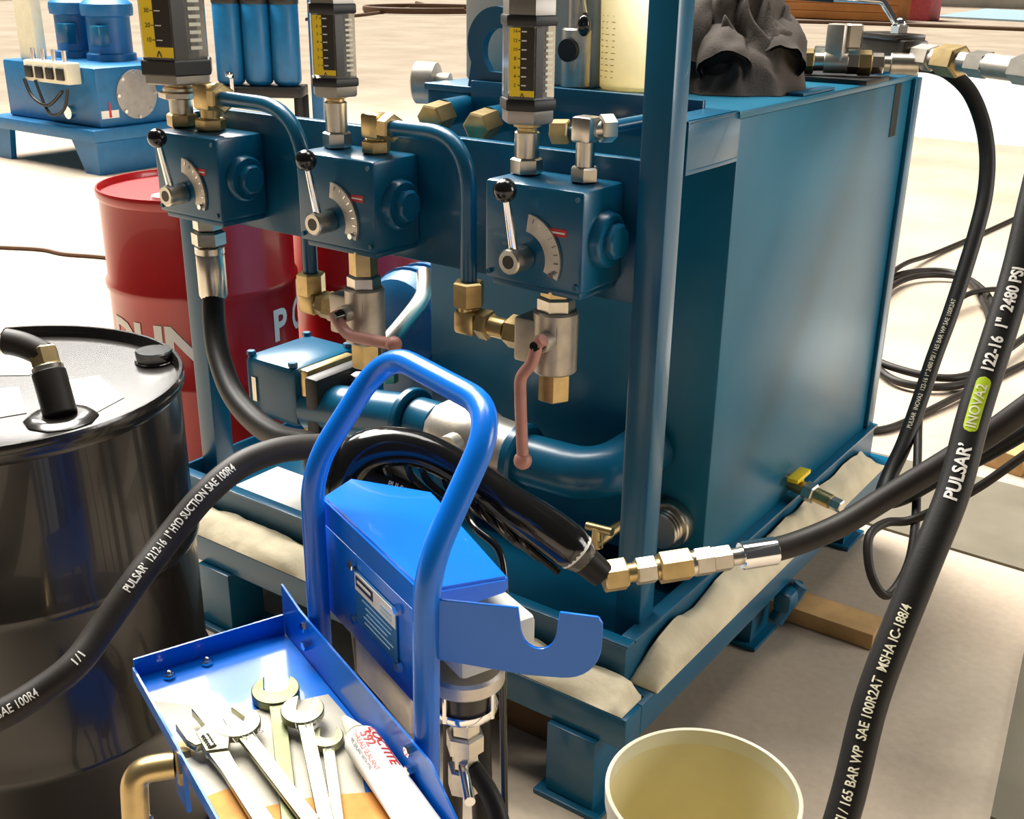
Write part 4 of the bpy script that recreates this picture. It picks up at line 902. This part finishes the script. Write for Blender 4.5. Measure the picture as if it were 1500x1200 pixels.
jg = thing('plastic_jug', 'frosted cream measuring jug with graduation marks standing on the tank lid', 'jug', (-1.275, 2.235, 1.345))
obj('jug_body', B().lathe((-1.275, 2.235, 1.345), (0, 0, 1), [(0, .074), (.004, .078), (.17, .082), (.235, .085), (.24, .081), (.01, .072), (.008, .001)], 44, capb=False), 'jug', jg)
bm_ = B()
for k in range(7):
    a = math.radians(-35); z = 1.36+.022*k
    bm_.box((-1.275+.0805*math.cos(a), 2.235+.0805*math.sin(a), z), (.001, .014 if k % 2 else .008, .0016), 0, Matrix.Rotation(a, 3, 'Z'))
obj('graduation_marks', bm_, 'cable', jg)
bm_ = B()
for k in range(12):
    for q in range(3):
        a = math.radians(-128+q*14+random.random()*2); bm_.box((-1.275+.081*math.cos(a), 2.235+.081*math.sin(a), 1.372+.0125*k), (.001, .004+.006*random.random(), .0016), 0, Matrix.Rotation(a, 3, 'Z'))
obj('printed_table', bm_, 'orange', jg)

# ------------------------------------------------------------------ background
BG = thing('hydraulic_power_unit', 'small blue hydraulic power unit on a legged stand with two motors, far behind', 'machine', (-8.4, 5.9, 0))
def bp(n, b_, m_, par=BG): return obj(n, b_, m_, par)
bp('stand_top', B().b2(-9.25, -7.775, 5.28, 6.45, .25, .345, .01), 'bgblue')
for x in (-9.2, -7.98):
    bp('stand_leg', B().prism([(0, 0), (.20, 0), (.24, .25), (-.04, .25)] if x < -8.5 else [(0.02, 0), (.20, 0), (.205, .25), (-.12, .25)], (x, 5.32, 0), (1, 0, 0), (0, 0, 1), .05), 'bgblue')
    bp('stand_leg', B().b2(x, x+.2, 6.35, 6.40, 0, .25, .004), 'bgblue')
bp('stand_side', B().b2(-7.83, -7.78, 5.30, 6.40, 0, .25, .004), 'bgblue')
bp('tank_body', B().b2(-9.1, -7.85, 5.40, 6.30, .345, .80, .02), 'bgblue')
sd = bp('access_cover', B().cyl((-7.85, 5.76, .58), (-7.835, 5.76, .58), .19, seg=36), 'glowpl')
for k in range(8):
    a = k*PI/4; obj('cover_bolt', B().cyl((-7.836, 5.76+.175*math.cos(a), .58+.175*math.sin(a)), (-7.825, 5.76+.175*math.cos(a), .58+.175*math.sin(a)), .014, seg=8), 'chrome', sd)
for x in (-8.86, -8.42):
    mo = bp('motor', B().lathe((x, 5.98, .80), (0, 0, 1), [(0, .20), (.05, .20), (.06, .175), (.34, .175), (.35, .20)], 28), 'bgblue')
    obj('motor_cap', B().lathe((x, 5.98, 1.15), (0, 0, 1), [(0, .205), (.05, .21), (.09, .205), (.12, .17), (.13, .10)], 28), 'bgblue', mo)
    obj('terminal_box', B().box((x+.12, 5.80, 1.0), (.13, .10, .16), .01), 'blue', mo)
bk = bp('valve_bank', B().b2(-8.60, -8.02, 5.28, 5.40, .67, .83, .008), 'rim')
for k in range(4):
    obj('solenoid', B().b2(-8.57+.14*k, -8.48+.14*k, 5.262, 5.28, .70, .79, .004), 'black', bk)
    obj('connector', B().cyl((-8.53+.14*k, 5.33, .83), (-8.53+.14*k, 5.33, .92), .018, seg=10), 'chrome', bk)
bp('riser_pipe', B().b2(-8.93, -8.68, 5.46, 5.56, .80, 1.7, .02), 'rim')
bp('cable', B().tube(smooth([(-8.6, 5.27, .68), (-8.5, 5.26, .55), (-8.3, 5.26, .50), (-8.1, 5.27, .62)]), .014, 8), 'black')
bp('cable', B().tube(smooth([(-8.45, 5.27, .68), (-8.3, 5.26, .44), (-8.1, 5.26, .48), (-8.03, 5.27, .64)]), .012, 8), 'black')
bp('round_gauge', B().cyl((-8.22, 5.40, .44), (-8.22, 5.37, .44), .05, seg=20), 'chrome')
st_ = bp('maker_sticker', B().b2(-7.851, -7.846, 5.42, 5.58, .415, .475), 'white')
obj('sticker_print', B().prism([(-.012, 0), (.012, 0), (.006, .12), (-.006, .12)], (-7.845, 5.50, .42), (0, 1, 0), (0, 0, 1), .002), 'red_s', st_)
bp('hose_bundle', B().tube(smooth([(-8.2, 6.2, .8), (-8.18, 6.15, 1.0), (-8.2, 6.18, 1.3), (-8.25, 6.2, 1.6)]), .03, 8), 'steel')
bp('hose_bundle', B().tube(smooth([(-8.1, 6.2, .8), (-8.08, 6.15, 1.0), (-8.08, 6.18, 1.3), (-8.1, 6.2, 1.6)]), .03, 8), 'black')
# cylinder bank
CB = thing('accumulator_bank', 'rack of three upright blue cylinders far behind the first flow meter', 'cylinder rack', (-7.1, 6.6, 0))
ux = V((.178, .128, 0)).normalized()
for k in range(3):
    c = V((-7.30, 6.28, 0))+V((.183, .132, 0))*k
    cy_ = obj('cylinder', B().lathe(c+V((0, 0, .655)), (0, 0, 1), [(0, .08), (.02, .105), (.04, .112), (.62, .112), (.66, .09)], 28), 'bgblue', CB)
    obj('cylinder_collar', B().lathe(c+V((0, 0, 1.27)), (0, 0, 1), [(0, .113), (.01, .117), (.05, .117), (.06, .113)], 28), 'black', cy_)
rt = Matrix.Rotation(math.atan2(.128, .178), 3, 'Z')
obj('rack_base', B().box((-7.12, 6.41, .61), (.72, .34, .08), .01, rt), 'black', CB)
obj('rack_post', B().box((-6.76, 6.70, .80), (.09, .09, 1.6), .008, rt), 'bgblue', CB)
for dx, dy in ((-.33, -.14), (.33, -.14), (-.33, .14), (.33, .14)):
    q = rt @ V((dx, dy, 0)); obj('rack_leg', B().box((-7.12+q.x, 6.41+q.y, .285), (.05, .05, .57), .004), 'black', CB)
tp_ = obj('drain_tap', B().cyl((-7.15, 6.15, .62), (-7.15, 6.15, .72), .018, seg=10), 'chrome', CB)
obj('tap_handle', B().box((-7.15, 6.13, .75), (.06, .05, .05), .01), 'chrome', tp_)
b = B(); b.prism([(0, 0), (2.4, -.5), (3.0, 3.2), (.4, 3.4)], (-7.4, 7.6, .45), (.95, -.3, 0), (.3, .95, .02), .02)
# floor cables and far objects
h, P = hose('floor_cable', [(-6.5, 3.3, .012), (-6.184, 3.482, .012), (-5.95, 3.60, .012), (-5.75, 3.62, .012), (-5.504, 3.717, .012), (-5.1, 3.8, .012), (-4.6, 3.7, .012)], .011, 'thin brown cable lying across the bright floor beside the red drum', 'cable', cat='cable')
h, P = hose('floor_cable', [(-24.0, 23.5, .03), (-24.7, 26.2, .03), (-26.5, 30, .03), (-29, 34.5, .03), (-31.3, 36.8, .03)], .06, 'long brown cable running over the far hall floor', 'cable', cat='cable')
cl = [(-25.5+2.2*math.cos(k*.45), 31+2.6*math.sin(k*.45), .05+.004*k) for k in range(28)]
h, P = hose('floor_cable', cl, .07, 'loose ring of yellow-brown cable on the far hall floor', 'cable', cat='cable')
h, P = hose('floor_cable', [(-15, 33.5, .05), (-12.7, 34.4, .05), (-10, 34.9, .05), (-7.7, 35.0, .05), (-4, 35.6, .05)], .06, 'brown cable lying before the far orange crate', 'cable', cat='cable')
cr_ = thing('wooden_crate', 'long orange-brown wooden crate far behind the tank', 'crate', (-13.9, 37.2, 0))
for k in range(4): obj('crate_board', B().b2(-15.9, -11.9, 37.0, 37.06, .04+.24*k, .27+.24*k, .01), 'crate', cr_)
obj('crate_body', B().b2(-15.86, -11.94, 37.06, 38.4, .02, 1.0, .02), 'crate', cr_)
b = B(); b.b2(-14.2, -11.5, 39.0, 40.2, 0, 1.5, .03); tag(obj('storage_box', b, 'pinkbx'), 'pink-red storage box far behind the orange crate', 'box')
sheet('floor_panel', [(-12.2, 42.0), (-8.6, 41.0), (-8.2, 50), (-13, 52)], .03, 'palebl', 'pale blue panel lying on the far hall floor', 'panel', .06)
cb = thing('electrical_cabinet', 'cream louvred cabinet standing far behind the jacket', 'cabinet', (-11.0, 22.4, 0))
obj('cabinet_body', B().b2(-11.75, -10.45, 22.4, 23.2, 0, 1.9, .02), 'rim', cb)
for k in range(6): obj('louvre', B().b2(-11.65, -10.95, 22.37, 22.41, .85+.16*k, .94+.16*k, .005), 'black', cb)
